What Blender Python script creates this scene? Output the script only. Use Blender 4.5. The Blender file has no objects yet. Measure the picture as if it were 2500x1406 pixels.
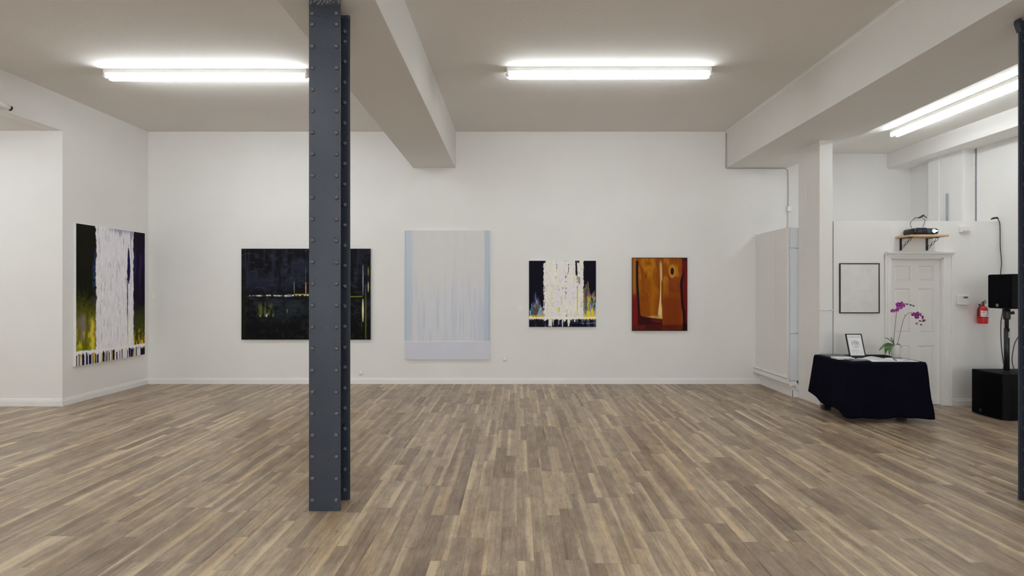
import bpy, bmesh, math, random
import numpy as np
from mathutils import Vector, Matrix

PI = math.pi
R = random.Random(7)
scene = bpy.context.scene
C = scene.collection

# ---------------------------------------------------------------- camera, world, exposure
CAM_H = 1.6
cd = bpy.data.cameras.new('camera'); cam = bpy.data.objects.new('camera', cd); C.objects.link(cam)
cam.location = (0, 0, CAM_H); cam.rotation_euler = (PI / 2, 0, 0)
cd.sensor_width = 36; cd.lens = 18.0; cd.shift_x = -0.0048; cd.clip_start = 0.05; cd.clip_end = 100
scene.camera = cam
w = bpy.data.worlds.new('world'); scene.world = w; w.use_nodes = True
w.node_tree.nodes['Background'].inputs[0].default_value = (0.9, 0.95, 1, 1)
w.node_tree.nodes['Background'].inputs[1].default_value = 0.0
scene.view_settings.view_transform = 'Standard'; scene.view_settings.look = 'None'
scene.view_settings.gamma = 1.0; scene.view_settings.use_curve_mapping = False
scene.view_settings.exposure = 0.45
TUBE = 30.0            # emission strength of every fluorescent tube
FILL_W = 88.0             # watts of each fill lamp added behind the camera
try:
    scene.cycles.use_denoising = True
    scene.cycles.max_bounces = 10; scene.cycles.diffuse_bounces = 7
    scene.cycles.adaptive_threshold = .02
    scene.cycles.sample_clamp_indirect = 6
except Exception: pass

for k, xm_ in enumerate((-3.8, .1, 4.0)):      # area lights added behind the camera to brighten the room
    ld = bpy.data.lights.new('fill_light', 'AREA'); ld.shape = 'RECTANGLE'; ld.size = 3.2; ld.size_y = 2.6
    ld.energy = FILL_W; ld.color = (.93, .97, 1.0)
    lo_ = bpy.data.objects.new('fill_light', ld); C.objects.link(lo_); lo_.location = (xm_, -5.32, 2.05); lo_.rotation_euler = (PI / 2, 0, 0)

# ---------------------------------------------------------------- node helpers
class V:
    """tiny wrapper so that node maths can be written as expressions"""
    def __init__(s, nt, sock): s.nt, s.k = nt, sock
    def op(s, o, b=None, c=None):
        n = s.nt.nodes.new('ShaderNodeMath'); n.operation = o
        s.nt.links.new(s.k, n.inputs[0])
        for i, q in ((1, b), (2, c)):
            if q is None: continue
            if isinstance(q, V): s.nt.links.new(q.k, n.inputs[i])
            else: n.inputs[i].default_value = q
        return V(s.nt, n.outputs[0])
    def __add__(s, b): return s.op('ADD', b)
    def __sub__(s, b): return s.op('SUBTRACT', b)
    def __mul__(s, b): return s.op('MULTIPLY', b)
    def __truediv__(s, b): return s.op('DIVIDE', b)
    def floor(s): return s.op('FLOOR')
    def fract(s): return s.op('FRACT')
    def gt(s, b): return s.op('GREATER_THAN', b)
    def lt(s, b): return s.op('LESS_THAN', b)
    def pw(s, b): return s.op('POWER', b)
    def mx(s, b): return s.op('MAXIMUM', b)
    def mn(s, b): return s.op('MINIMUM', b)
    def ab(s): return s.op('ABSOLUTE')
    def ramp(s, a, b):
        n = s.nt.nodes.new('ShaderNodeMapRange'); n.interpolation_type = 'SMOOTHSTEP'
        s.nt.links.new(s.k, n.inputs[0]); n.inputs[1].default_value = a; n.inputs[2].default_value = b
        return V(s.nt, n.outputs[0])

def newmat(name):
    m = bpy.data.materials.new(name); m.use_nodes = True
    nt = m.node_tree; return m, nt, nt.nodes['Principled BSDF']
def xyz(nt, space='Object'):
    t = nt.nodes.new('ShaderNodeTexCoord'); sp = nt.nodes.new('ShaderNodeSeparateXYZ')
    if space == 'World':
        g = nt.nodes.new('ShaderNodeNewGeometry'); nt.links.new(g.outputs['Position'], sp.inputs[0])
    else: nt.links.new(t.outputs[space], sp.inputs[0])
    return [V(nt, sp.outputs[i]) for i in range(3)]
def comb(nt, a, b, c=None):
    n = nt.nodes.new('ShaderNodeCombineXYZ')
    for i, q in enumerate((a, b, c)):
        if q is None: continue
        if isinstance(q, V): nt.links.new(q.k, n.inputs[i])
        else: n.inputs[i].default_value = q
    return n.outputs[0]
def noise(nt, vec, scale=1.0, detail=3, rough=.55):
    n = nt.nodes.new('ShaderNodeTexNoise'); n.inputs['Scale'].default_value = scale
    n.inputs['Detail'].default_value = detail; n.inputs['Roughness'].default_value = rough
    if vec is not None: nt.links.new(vec, n.inputs['Vector'])
    return V(nt, n.outputs[0])
def white(nt, vec):
    n = nt.nodes.new('ShaderNodeTexWhiteNoise'); n.noise_dimensions = '2D'; nt.links.new(vec, n.inputs['Vector'])
    sp = nt.nodes.new('ShaderNodeSeparateColor'); nt.links.new(n.outputs['Color'], sp.inputs[0])
    return [V(nt, sp.outputs[i]) for i in range(3)]
def mix(nt, f, a, b):
    n = nt.nodes.new('ShaderNodeMix'); n.data_type = 'RGBA'
    if isinstance(f, V): nt.links.new(f.k, n.inputs[0])
    else: n.inputs[0].default_value = f
    for i, q in ((6, a), (7, b)):
        if isinstance(q, tuple): n.inputs[i].default_value = q + (1,) if len(q) == 3 else q
        else: nt.links.new(q, n.inputs[i])
    return n.outputs[2]
def bump(nt, b, h, strength=.2, dist=.01):
    n = nt.nodes.new('ShaderNodeBump'); n.inputs['Strength'].default_value = strength
    n.inputs['Distance'].default_value = dist
    nt.links.new(h.k, n.inputs['Height']); nt.links.new(n.outputs[0], b.inputs['Normal'])
def paint(name, col, rough=.6, var=.06, scale=3., bmp=0., bscale=40., spec=.5, metal=0.):
    """matt paint/plastic: a base colour with soft procedural mottling"""
    m, nt, b = newmat(name)
    t = nt.nodes.new('ShaderNodeTexCoord').outputs['Object']
    n = noise(nt, t, scale, 4)
    d = tuple(c * (1 - var) for c in col); l = tuple(min(1, c * (1 + var)) for c in col)
    nt.links.new(mix(nt, n.ramp(.3, .7), d, l), b.inputs['Base Color'])
    b.inputs['Roughness'].default_value = rough; b.inputs['Metallic'].default_value = metal
    b.inputs['Specular IOR Level'].default_value = spec
    if bmp: bump(nt, b, noise(nt, t, bscale, 3), bmp, .01)
    return m
def glow(name, col, strength):
    m, nt, b = newmat(name)
    b.inputs['Base Color'].default_value = col + (1,)
    b.inputs['Emission Color'].default_value = col + (1,)
    b.inputs['Emission Strength'].default_value = strength
    return m

M = {}
M['wall'] = paint('white_wall_paint', (.80, .79, .772), .7, .015, 1.2, .04, 45, .25)
M['ceiling'] = paint('ceiling_paint', (.755, .73, .695), .8, .02, .9, .15, 25, .2)
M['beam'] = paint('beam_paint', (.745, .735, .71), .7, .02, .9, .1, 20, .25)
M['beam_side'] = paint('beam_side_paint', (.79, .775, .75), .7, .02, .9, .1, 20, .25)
M['panel'] = paint('panel_paint', (.80, .79, .775), .6, .015, 1, .05, 30, .3)
M['bluepanel'] = paint('blue_white_panel', (.70, .73, .77), .5, .015, 1, 0, 30, .3)
M['trim'] = paint('gloss_trim_paint', (.83, .82, .80), .4, .01, 2)
M['door'] = paint('door_paint', (.78, .765, .74), .45, .01, 2)
M['fixture'] = paint('fixture_enamel', (.80, .79, .74), .4, .02, 8)
M['black'] = paint('black_metal', (.012, .012, .015), .4, .1, 10)
M['cabinet'] = paint('speaker_cabinet', (.003, .003, .0045), .6, .2, 40, .2, 300, .15)
M['grille'] = paint('speaker_grille', (.002, .002, .0035), .8, .2, 200, .2, 500, .08)
M['cable'] = paint('grey_black_rubber', (.05, .05, .055), .6, .1, 10)
M['wcable'] = paint('painted_wire', (.42, .41, .39), .6, .1, 10)
M['plastic'] = paint('white_plastic', (.78, .765, .735), .4, .02, 5)
M['pot'] = paint('glazed_white_ceramic', (.78, .78, .74), .2, .02, 5)
M['paper'] = paint('white_paper', (.82, .82, .84), .7, .02, 12)
M['greyprint'] = paint('grey_ink', (.25, .25, .28), .8, .2, 60)
M['ink'] = paint('black_ink', (.03, .03, .035), .7, .2, 60)
M['bookdark'] = paint('charcoal_cover', (.05, .05, .075), .3, .15, 8)
M['bookgrey'] = paint('grey_cover', (.13, .13, .17), .35, .15, 8)
M['red'] = paint('extinguisher_red', (.62, .012, .015), .22, .05, 5)
M['leaf'] = paint('orchid_leaf', (.055, .13, .03), .35, .35, 18)
M['stem'] = paint('orchid_stem', (.10, .09, .06), .6, .3, 40)
M['petal'] = paint('magenta_petal', (.27, .018, .25), .5, .4, 60)
M['throat'] = paint('pale_pink_throat', (.75, .35, .6), .5, .2, 60)
M['bud'] = paint('dark_bud', (.10, .05, .06), .6, .3, 60)
M['moss'] = paint('bark_moss', (.05, .05, .03), .9, .4, 60, .5, 100)
M['tube'] = glow('lit_tube', (.918, .965, 1.0), TUBE)
M['tube_bay'] = glow('lit_tube_worn', (.918, .965, 1.0), TUBE * .55)
M['tube_mid'] = glow('lit_tube_older', (.918, .965, 1.0), TUBE * .62)
M['tube_left'] = glow('lit_tube_boosted', (.918, .965, 1.0), TUBE * 1.4)  # stronger tube, only for the lamp added in the left bay
M['lens'] = glow('projector_light', (.30, .95, .78), 2.2)
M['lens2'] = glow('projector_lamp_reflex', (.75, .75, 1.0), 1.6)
M['led'] = glow('blue_led', (.06, .08, 1.0), 3.0)
M['pipe'] = paint('blue_grey_pipe', (.30, .34, .37), .4, .1, 10)
M['lcd'] = paint('lcd_grey', (.07, .08, .08), .2, .1, 30)

def m_cloth():
    m, nt, b = newmat('navy_black_cloth')
    t = nt.nodes.new('ShaderNodeTexCoord').outputs['Object']
    nt.links.new(mix(nt, noise(nt, t, 6, 4), (.0018, .0015, .006), (.005, .0045, .013)), b.inputs['Base Color'])
    b.inputs['Roughness'].default_value = .85; b.inputs['Specular IOR Level'].default_value = .06
    bump(nt, b, noise(nt, t, 350, 2), .15, .002)
    return m
M['cloth'] = m_cloth()

def m_wood():
    m, nt, b = newmat('pine_shelf_wood')
    x, y, z = xyz(nt)
    g = noise(nt, comb(nt, x * 3, y * 40, z * 40), 1, 4)
    nt.links.new(mix(nt, g.ramp(.3, .7), (.50, .33, .16), (.72, .54, .32)), b.inputs['Base Color'])
    b.inputs['Roughness'].default_value = .5
    return m
M['wood'] = m_wood()

def m_steel():
    m, nt, b = newmat('slate_painted_steel')
    x, y, z = xyz(nt, 'World')
    t = nt.nodes.new('ShaderNodeNewGeometry').outputs['Position']
    n1 = noise(nt, t, 3.0, 5)
    c = mix(nt, n1.ramp(.3, .7), (.024, .032, .049), (.034, .043, .060))
    scuff = noise(nt, comb(nt, x * 22, y * 22, z * 9), 1, 6, .7).ramp(.70, .80)
    c = mix(nt, scuff * .35, c, (.22, .24, .27))
    chips = noise(nt, t, 34, 2, .4).ramp(.735, .755)
    c = mix(nt, chips, c, (.012, .010, .010))
    rust = noise(nt, t, 15, 3, .5).ramp(.745, .775)
    c = mix(nt, rust * .6, c, (.16, .035, .015))
    # ragged brushed paint edge near the top, where white wall paint shows through
    edge = (z + (noise(nt, comb(nt, x * 60, y * 60, z * 12), 1, 4) - .5) * .08).ramp(3.630, 3.650)
    smear = noise(nt, comb(nt, x * 70, y * 70, z * 50), 1, 4, .7).ramp(.47, .56)
    c = mix(nt, edge * smear * .55, c, (.36, .34, .31))
    nt.links.new(c, b.inputs['Base Color'])
    b.inputs['Roughness'].default_value = .42
    bump(nt, b, noise(nt, t, 60, 4), .18, .004)
    return m
M['steel'] = m_steel()

def m_floor():
    m, nt, b = newmat('strip_laminate_floor')
    x, y, z = xyz(nt, 'World')
    W, L = .1015, 1.46
    wob = (noise(nt, comb(nt, x * 2, y * 1.2), 1, 2) - .5)
    sx = x / W; ix = sx.floor(); fx = sx.fract()
    bd = (ix / 2.0).floor()
    ob = white(nt, comb(nt, bd, 3.7))[0]
    os_ = white(nt, comb(nt, ix, 9.1))[1]
    by = y / L + ob * 3.0                      # board ends
    q = by.fract() + (os_ - .5) * .42 + .25
    half = q.gt(.75)                           # each strip of a board holds two staves
    iy = by.floor() * 2.0 + half
    c1, c2, c3 = white(nt, comb(nt, ix * 1.37 + .5, iy * 2.11 + .3))
    d1, d2, d3 = white(nt, comb(nt, ix * 3.17 + 7.5, iy * 1.71 + 11.3))
    # light sapwood edge, sharp at the joint and fading into the stave
    side = c2.gt(.42)
    g = side * fx + (side * -1.0 + 1.0) * (fx * -1.0 + 1.0)
    warp = (noise(nt, comb(nt, x * 11 + d2 * 31.0, y * 2.2 + c1 * 40.0), 1, 4, .6) - .5)
    wdt = d1 * .55
    sap = (g + warp * .70 + wdt - .34).ramp(.50, .88) * c3.ramp(.05, .50)
    rim = (g * -1.0 + 1.0 + warp * .5).ramp(.22, .0) * d2.ramp(.3, .8)       # dark heartwood side
    vein = noise(nt, comb(nt, x * 48 + d2 * 17.0, y * 1.9 + c1 * 30.0), 1, 7, .72)
    fine = noise(nt, comb(nt, x * 150, y * 14), 1, 6, .78)
    cloud = noise(nt, comb(nt, x * 9 + c3 * 23.0, y * 4.2 + d1 * 20.0), 1, 6, .66)
    tone = (c1 - .5) * .36 + (vein - .5) * .85 + (cloud - .5) * .90 + (fine - .5) * .80 + .46 + sap * .36 - rim * .30
    cr = nt.nodes.new('ShaderNodeValToRGB'); nt.links.new(tone.k, cr.inputs[0])
    e = cr.color_ramp.elements
    e[0].position = 0.0; e[0].color = (.110, .072, .046, 1)
    e[1].position = 1.0; e[1].color = (.66, .535, .355, 1)
    for p, col in ((.24, (.205, .146, .100, 1)), (.45, (.300, .226, .158, 1)), (.68, (.435, .342, .230, 1))):
        k = cr.color_ramp.elements.new(p); k.color = col
    col = cr.outputs[0]
    col = mix(nt, d3 * .30, col, mix(nt, .5, col, (.30, .235, .20)))
    warm = noise(nt, comb(nt, x * 4.1 + d1 * 9.0, y * 1.6 + c2 * 9.0), 1, 4).ramp(.50, .70)
    hs = nt.nodes.new('ShaderNodeMix'); hs.data_type = 'RGBA'; hs.blend_type = 'MULTIPLY'
    nt.links.new((warm * .7).k, hs.inputs[0]); nt.links.new(col, hs.inputs[6]); hs.inputs[7].default_value = (1.0, .88, .72, 1)
    col = hs.outputs[2]
    # knots, dark flecks and short checks along the grain
    kn = noise(nt, comb(nt, x * 24, y * 13 + c1 * 9.0), 1, 4, .6).ramp(.65, .74)
    col = mix(nt, kn * .6, col, (.085, .055, .038))
    fl = noise(nt, comb(nt, x * 120, y * 26), 1, 3, .6).ramp(.61, .70) * cloud.ramp(.40, .55)
    col = mix(nt, fl * .55, col, (.10, .068, .046))
    # seams between staves and at their ends
    ex = (fx - .5).ab()
    seam = ex.ramp(.485, .499) * .38
    r1 = ((by.fract() + .002).fract() - .002).ab().lt(.0016)
    r2 = (q - .75).ab().lt(.0015)
    seam = seam.mx(r1.mx(r2) * .30)
    col = mix(nt, seam, col, (.10, .072, .052))
    nt.links.new(col, b.inputs['Base Color'])
    rr = fine * .16 + .30
    nt.links.new(rr.k, b.inputs['Roughness'])
    b.inputs['Specular IOR Level'].default_value = .5
    bump(nt, b, vein * .6 + fine * .4 - seam, .12, .003)
    return m
M['floor'] = m_floor()

def m_attr():
    m, nt, b = newmat('oil_paint')
    a = nt.nodes.new('ShaderNodeAttribute'); a.attribute_name = 'pigment'
    t = nt.nodes.new('ShaderNodeTexCoord').outputs['Object']
    n = noise(nt, t, 260, 3)
    hs = nt.nodes.new('ShaderNodeMix'); hs.data_type = 'RGBA'; hs.blend_type = 'MULTIPLY'; hs.inputs[0].default_value = .25
    nt.links.new(a.outputs['Color'], hs.inputs[6])
    cc = nt.nodes.new('ShaderNodeCombineColor')
    for i in range(3): nt.links.new((n * .5 + .75).k, cc.inputs[i])
    nt.links.new(cc.outputs[0], hs.inputs[7])
    nt.links.new(hs.outputs[2], b.inputs['Base Color'])
    b.inputs['Roughness'].default_value = .55; b.inputs['Specular IOR Level'].default_value = .10
    bump(nt, b, n, .2, .003)
    return m
M['oil'] = m_attr()

# ---------------------------------------------------------------- mesh helpers
class MB:
    def __init__(s): s.v, s.f, s.m, s.sm = [], [], [], []
    def add(s, vs, fs, mi=0, smooth=False):
        o = len(s.v); s.v += [tuple(p) for p in vs]
        for f in fs: s.f.append(tuple(i + o for i in f)); s.m.append(mi); s.sm.append(smooth)
        return s
    def box(s, x0, x1, y0, y1, z0, z1, mi=0):
        vs = [(x, y, z) for z in (z0, z1) for y in (y0, y1) for x in (x0, x1)]
        return s.add(vs, [(0, 2, 3, 1), (4, 5, 7, 6), (0, 1, 5, 4), (2, 6, 7, 3), (0, 4, 6, 2), (1, 3, 7, 5)], mi)
    def prism(s, pts, a, b, axis='z', mi=0):
        """closed polygon pts extruded between a and b along an axis"""
        def P(p, t):
            if axis == 'z': return (p[0], p[1], t)
            if axis == 'x': return (t, p[0], p[1])
            return (p[0], t, p[1])
        n = len(pts)
        vs = [P(p, a) for p in pts] + [P(p, b) for p in pts]
        fs = [(i, (i + 1) % n, (i + 1) % n + n, i + n) for i in range(n)] + [tuple(range(n))[::-1], tuple(range(n, 2 * n))]
        return s.add(vs, fs, mi)
    def tube(s, pts, r, seg=10, mi=0, caps=True, closed=False):
        pts = [Vector(p) for p in pts]; n = len(pts)
        rs = r if isinstance(r, (list, tuple)) else [r] * n
        vs = []; up = None
        for i, p in enumerate(pts):
            if closed: t = (pts[(i + 1) % n] - pts[i - 1]).normalized()
            else: t = (pts[min(i + 1, n - 1)] - pts[max(i - 1, 0)]).normalized()
            if up is None: up = Vector((0, 0, 1)) if abs(t.z) < .9 else Vector((1, 0, 0))
            a = t.cross(up).normalized(); bb = a.cross(t).normalized(); up = bb
            for k in range(seg):
                an = 2 * PI * k / seg
                vs.append(p + (a * math.cos(an) + bb * math.sin(an)) * rs[i])
        fs = []
        for i in range(n if closed else n - 1):
            j = (i + 1) % n
            for k in range(seg):
                k2 = (k + 1) % seg
                fs.append((i * seg + k, i * seg + k2, j * seg + k2, j * seg + k))
        s.add(vs, fs, mi, True)
        if caps and not closed:
            s.add(vs[:seg], [tuple(range(seg))], mi); s.add(vs[-seg:], [tuple(range(seg))[::-1]], mi)
        return s
    def lathe(s, prof, c, seg=24, mi=0, axis=Vector((0, 0, 1))):
        q = Vector((0, 0, 1)).rotation_difference(Vector(axis)); c = Vector(c); n = len(prof)
        vs = []
        for r, h in prof:
            for k in range(seg):
                an = 2 * PI * k / seg
                vs.append(c + q @ Vector((r * math.cos(an), r * math.sin(an), h)))
        fs = [(i * seg + k, i * seg + (k + 1) % seg, (i + 1) * seg + (k + 1) % seg, (i + 1) * seg + k) for i in range(n - 1) for k in range(seg)]
        s.add(vs, fs, mi, True)
        s.add(vs[:seg], [tuple(range(seg))[::-1]], mi); s.add(vs[-seg:], [tuple(range(seg))], mi)
        return s
    def build(s, name, mats, parent=None, bevel=0., org=None, weld=True):
        me = bpy.data.meshes.new(name)
        o3 = Vector(org) if org is not None else Vector((0, 0, 0))
        me.from_pydata([tuple(Vector(p) - o3) for p in s.v], [], s.f)
        if not isinstance(mats, (list, tuple)): mats = [mats]
        for m in mats: me.materials.append(m)
        me.polygons.foreach_set('material_index', s.m); me.polygons.foreach_set('use_smooth', s.sm)
        bm = bmesh.new(); bm.from_mesh(me)
        if weld: bmesh.ops.remove_doubles(bm, verts=bm.verts, dist=1e-6)
        bmesh.ops.recalc_face_normals(bm, faces=bm.faces); bm.to_mesh(me); bm.free()
        o = bpy.data.objects.new(name, me); C.objects.link(o); o.location = o3
        if parent is not None:
            o.parent = parent; o.location = o3 - world_loc(parent)
        if bevel:
            b = o.modifiers.new('bevel', 'BEVEL'); b.width = bevel; b.segments = 2; b.limit_method = 'ANGLE'; b.angle_limit = .6
        return o
def world_loc(o):
    p = Vector(o.location)
    while o.parent: o = o.parent; p += Vector(o.location)
    return p
def tag(o, label=None, cat=None, group=None, kind=None):
    for k, q in (('label', label), ('category', cat), ('group', group), ('kind', kind)):
        if q: o[k] = q
    return o
def empty(name, loc, label, cat, group=None):
    o = bpy.data.objects.new(name, None); o.empty_display_size = .1; o.location = loc; C.objects.link(o)
    return tag(o, label, cat, group)
def struct(o): o['kind'] = 'structure'; return o
def text_mesh(body, name, size, mat, parent, wloc, rot, width=None, depth=.0006, space=1.0):
    cu = bpy.data.curves.new(name, 'FONT'); cu.body = body; cu.size = size; cu.align_x = 'CENTER'; cu.align_y = 'CENTER'
    cu.extrude = depth; cu.space_character = space
    t = bpy.data.objects.new(name + '_source', cu); C.objects.link(t)
    bpy.context.view_layer.update()
    dg = bpy.context.evaluated_depsgraph_get()
    me = bpy.data.meshes.new_from_object(t.evaluated_get(dg))
    bpy.data.objects.remove(t); bpy.data.curves.remove(cu)
    me.name = name; me.materials.clear(); me.materials.append(mat)
    xs = [q.co.x for q in me.vertices]; ys = [q.co.y for q in me.vertices]
    cx, cy = (min(xs) + max(xs)) / 2, (min(ys) + max(ys)) / 2
    k = (width / (max(xs) - min(xs))) if width else 1.0
    for q in me.vertices: q.co.x = (q.co.x - cx) * k; q.co.y = (q.co.y - cy) * k
    o = bpy.data.objects.new(name, me); C.objects.link(o)
    o.parent = parent; o.location = Vector(wloc) - world_loc(parent); o.rotation_euler = rot
    return o
def copy_tree(o, parent=None):
    c = o.copy(); C.objects.link(c); c.parent = parent
    for ch in [q for q in bpy.data.objects if q.parent == o]: copy_tree(ch, c)
    return c
def qb(pts, n=8):
    """smooth curve through points (Catmull-Rom)"""
    P = [Vector(p) for p in pts]; P = [P[0] * 2 - P[1]] + P + [P[-1] * 2 - P[-2]]
    out = []
    for i in range(1, len(P) - 2):
        for k in range(n):
            t = k / n
            out.append(.5 * ((2 * P[i]) + (-P[i-1] + P[i+1]) * t + (2*P[i-1] - 5*P[i] + 4*P[i+1] - P[i+2]) * t*t + (-P[i-1] + 3*P[i] - 3*P[i+1] + P[i+2]) * t**3))
    return out + [P[-2]]

# ---------------------------------------------------------------- dimensions of the room (metres; y runs away from the camera)
YB = 8.55; YF = -5.0                     # back wall, wall behind the camera
XL, XR = -6.16, 6.58                     # left wall, right wall
XLL = -9.2                               # far side of the left bay
ZC = 4.21; ZBAY = 3.84; ZLB = 3.73       # ceilings: main, right bay, left bay
YLB = 6.94                               # back of the left bay
YP = 6.97                                # door partition
ZP = 2.51

struct(MB().box(XLL - .2, XR + .2, YF - .2, YB + .2, -.12, 0).build('floor', M['floor']))
struct(MB().box(XL, 3.6, YF, YB, ZC, ZC + .15).build('ceiling', M['ceiling']))
struct(MB().box(4.5, XR, YF, YB, ZBAY, ZBAY + .15).build('ceiling_right_bay', M['ceiling']))
struct(MB().box(XLL, XL - .2, YF, YLB, ZLB, ZLB + .15).build('ceiling_left_bay', M['ceiling']))
struct(MB().box(XL - .2, XR + .2, YB, YB + .2, 0, ZC + .15).build('wall_back', M['wall']))
struct(MB().box(XR, XR + .2, YF, YB, 0, ZC).build('wall_right', M['wall']))
lw = MB().box(XL - .2, XL, YLB, YB, 0, ZC + .15)
lw.box(XL - .2, XL, YF, YLB, ZLB, ZC + .15)
struct(lw.build('wall_left', M['wall']))
struct(MB().box(XLL, XL - .2, YLB, YLB + .2, 0, ZC).build('wall_left_bay', M['wall']))
struct(MB().box(XLL - .2, XLL, YF, YLB + .2, 0, ZC).build('wall_far_left', M['wall']))
ADDED_WIN = [(-5.4, -2.2), (-1.5, 1.7), (2.4, 5.6)]; WZ0, WZ1 = .75, 3.35      # unseen openings, added to let the fill lamps in
wf = MB().box(XLL - .2, XR + .2, YF - .2, YF, 0, WZ0).box(XLL - .2, XR + .2, YF - .2, YF, WZ1, ZC + .15)
ed_ = [XLL - .2] + [q for p in ADDED_WIN for q in p] + [XR + .2]
for k in range(0, 8, 2): wf.box(ed_[k], ed_[k + 1], YF - .2, YF, WZ0, WZ1)
struct(wf.build('wall_front', M['wall']))
for k, (a, b) in enumerate(ADDED_WIN):
    fr_ = MB()
    for x in (a, (a + b) / 2 - .03, b - .06): fr_.box(x, x + .06, YF - .14, YF - .06, WZ0, WZ1)
    fr_.box(a, b, YF - .14, YF - .06, WZ0, WZ0 + .06).box(a, b, YF - .14, YF - .06, WZ1 - .06, WZ1)
    struct(fr_.build('added_window_%d' % (k + 1), M['trim']))  # frames of the made-up openings behind the camera


# ceiling beams: underside rises slightly towards the camera
def beam(x0, x1, zb, zn, ztop, name, mat):
    b = MB(); z2 = zn + (zn - zb) * (3.7 - YF) / 4.85 * .3
    prof = [(YB, zb), (3.7, zn), (YF, z2), (YF, ztop), (YB, ztop)]
    b.prism(prof, x0, x1, 'x')
    return struct(b.build(name, mat, bevel=.004))
beam(-1.735, -1.02, 3.605, 3.675, ZC + .1, 'ceiling_beam', M['beam'])
beam(3.50, 4.53, 3.605, 3.63, ZC + .15, 'ceiling_beam_right', M['beam'])
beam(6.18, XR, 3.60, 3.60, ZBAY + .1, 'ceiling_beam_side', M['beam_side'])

# column of plaster carrying the right beam, with a slimmer strip behind it
struct(MB().box(4.125, 4.304, 6.980, 7.5, 0, 3.625).build('wall_pier', M['wall'], bevel=.004))
struct(MB().box(4.122, 4.1249, 7.30, 7.50, 0, 3.62).build('trim_1', M['wall'], bevel=.003))
# pilaster on the right wall above the closet
pil = MB().box(6.44, XR, 7.38, 8.0, ZP, 3.62)
pil.box(6.425, 6.47, 7.37, 7.42, ZP, 3.62); pil.box(6.425, 6.47, 7.80, 8.0, ZP, 3.62)
struct(pil.build('wall_pilaster', M['wall'], bevel=.003))
struct(MB().box(6.570, XR, 7.325, 7.345, ZP, 3.60).build('dark_strip', M['greyprint']))  # thin dark strip along the corner of pilaster and wall

# closet: door partition with opening, flat top, side panel
DX0, DX1, DZ1 = 5.088, 5.80, 2.005        # door opening
pt = MB()
pt.box(4.315, DX0, YP, YP + .12, 0, ZP); pt.box(DX1, XR, YP, YP + .12, 0, ZP); pt.box(DX0, DX1, YP, YP + .12, DZ1, ZP)
pt.box(4.315, 4.40, YP + .12, YP + .23, 0, ZP)
struct(pt.build('wall_partition', M['wall'], bevel=.002))
struct(MB().box(4.08, XR, 7.58, YB, ZP - .07, ZP - .02).box(4.315, XR, 7.09, 7.58, ZP - .07, ZP - .02).build('ceiling_closet_top', M['wall']))
side = MB()
side.box(3.985, 4.10, 7.888, YB, .21, 2.49); side.box(3.98, 4.10, 7.545, 7.874, .21, 2.49)
side.box(4.062, 4.13, 7.52, YB, 0, .21)
struct(side.build('wall_closet_side', M['panel'], bevel=.003))
fp = MB()
for a, b in ((.24, .93), (.936, 2.18), (2.186, 2.487)): fp.box(4.012, 4.128, 7.505, 7.535, a, b)
struct(fp.build('trim_3', M['bluepanel'], bevel=.002))
rl = MB().box(3.945, 3.985, 7.50, YB, .275, .287).box(3.955, 3.985, 7.50, YB, .205, .27).box(3.945, 3.985, 7.50, YB, .195, .205)
rl.box(3.985, 4.10, 7.495, 7.53, .165, .235)
struct(rl.build('trim_4', M['trim'], bevel=.003))
struct(MB().box(3.95, 3.985, 7.505, YB - .02, .2701, .2749).build('trim_5', M['ink']))
pbk = MB().box(4.085, 4.125, 7.475, 7.50, .105, .19); struct(pbk.build('trim_6', M['trim']))

# baseboards: a flat board with a stepped moulded top
def base_run(b, p, q, n, h=.095):
    """board from p to q on the floor, thickness along n"""
    p, q, n = Vector(p), Vector(q), Vector(n)
    prof = [(0, 0), (.016, 0), (.016, h * .70), (.010, h * .76), (.012, h * .84), (.007, h), (0, h)]
    vs = [p + n * d + Vector((0, 0, z)) for d, z in prof] + [q + n * d + Vector((0, 0, z)) for d, z in prof]
    k = len(prof)
    b.add(vs, [(i, (i + 1) % k, (i + 1) % k + k, i + k) for i in range(k)] + [tuple(range(k)), tuple(range(k, 2 * k))[::-1]])
bb = MB(); base_run(bb, (XL, YB, 0), (-1.279, YB, 0), (0, -1, 0)); base_run(bb, (-1.274, YB, 0), (4.06, YB, 0), (0, -1, 0))
struct(bb.build('baseboard_back', M['trim']))
bb = MB(); base_run(bb, (XL, YLB - .016, 0), (XL, YB, 0), (1, 0, 0), .10); struct(bb.build('baseboard_left', M['trim']))
bb = MB(); base_run(bb, (XLL, YLB, 0), (XL, YLB, 0), (0, -1, 0), .10); struct(bb.build('baseboard_left_bay', M['trim']))
bb = MB(); base_run(bb, (4.062, YB, 0), (4.062, 7.50, 0), (-1, 0, 0), .15); base_run(bb, (4.046, 7.52, 0), (4.135, 7.52, 0), (0, -1, 0), .13)
struct(bb.build('baseboard_closet', M['trim']))
bb = MB(); base_run(bb, (5.93, YP, 0), (XR, YP, 0), (0, -1, 0)); struct(bb.build('baseboard_partition', M['trim']))
bb = MB(); base_run(bb, (XR, YP, 0), (XR, YF, 0), (-1, 0, 0)); struct(bb.build('baseboard_right', M['trim']))

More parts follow.
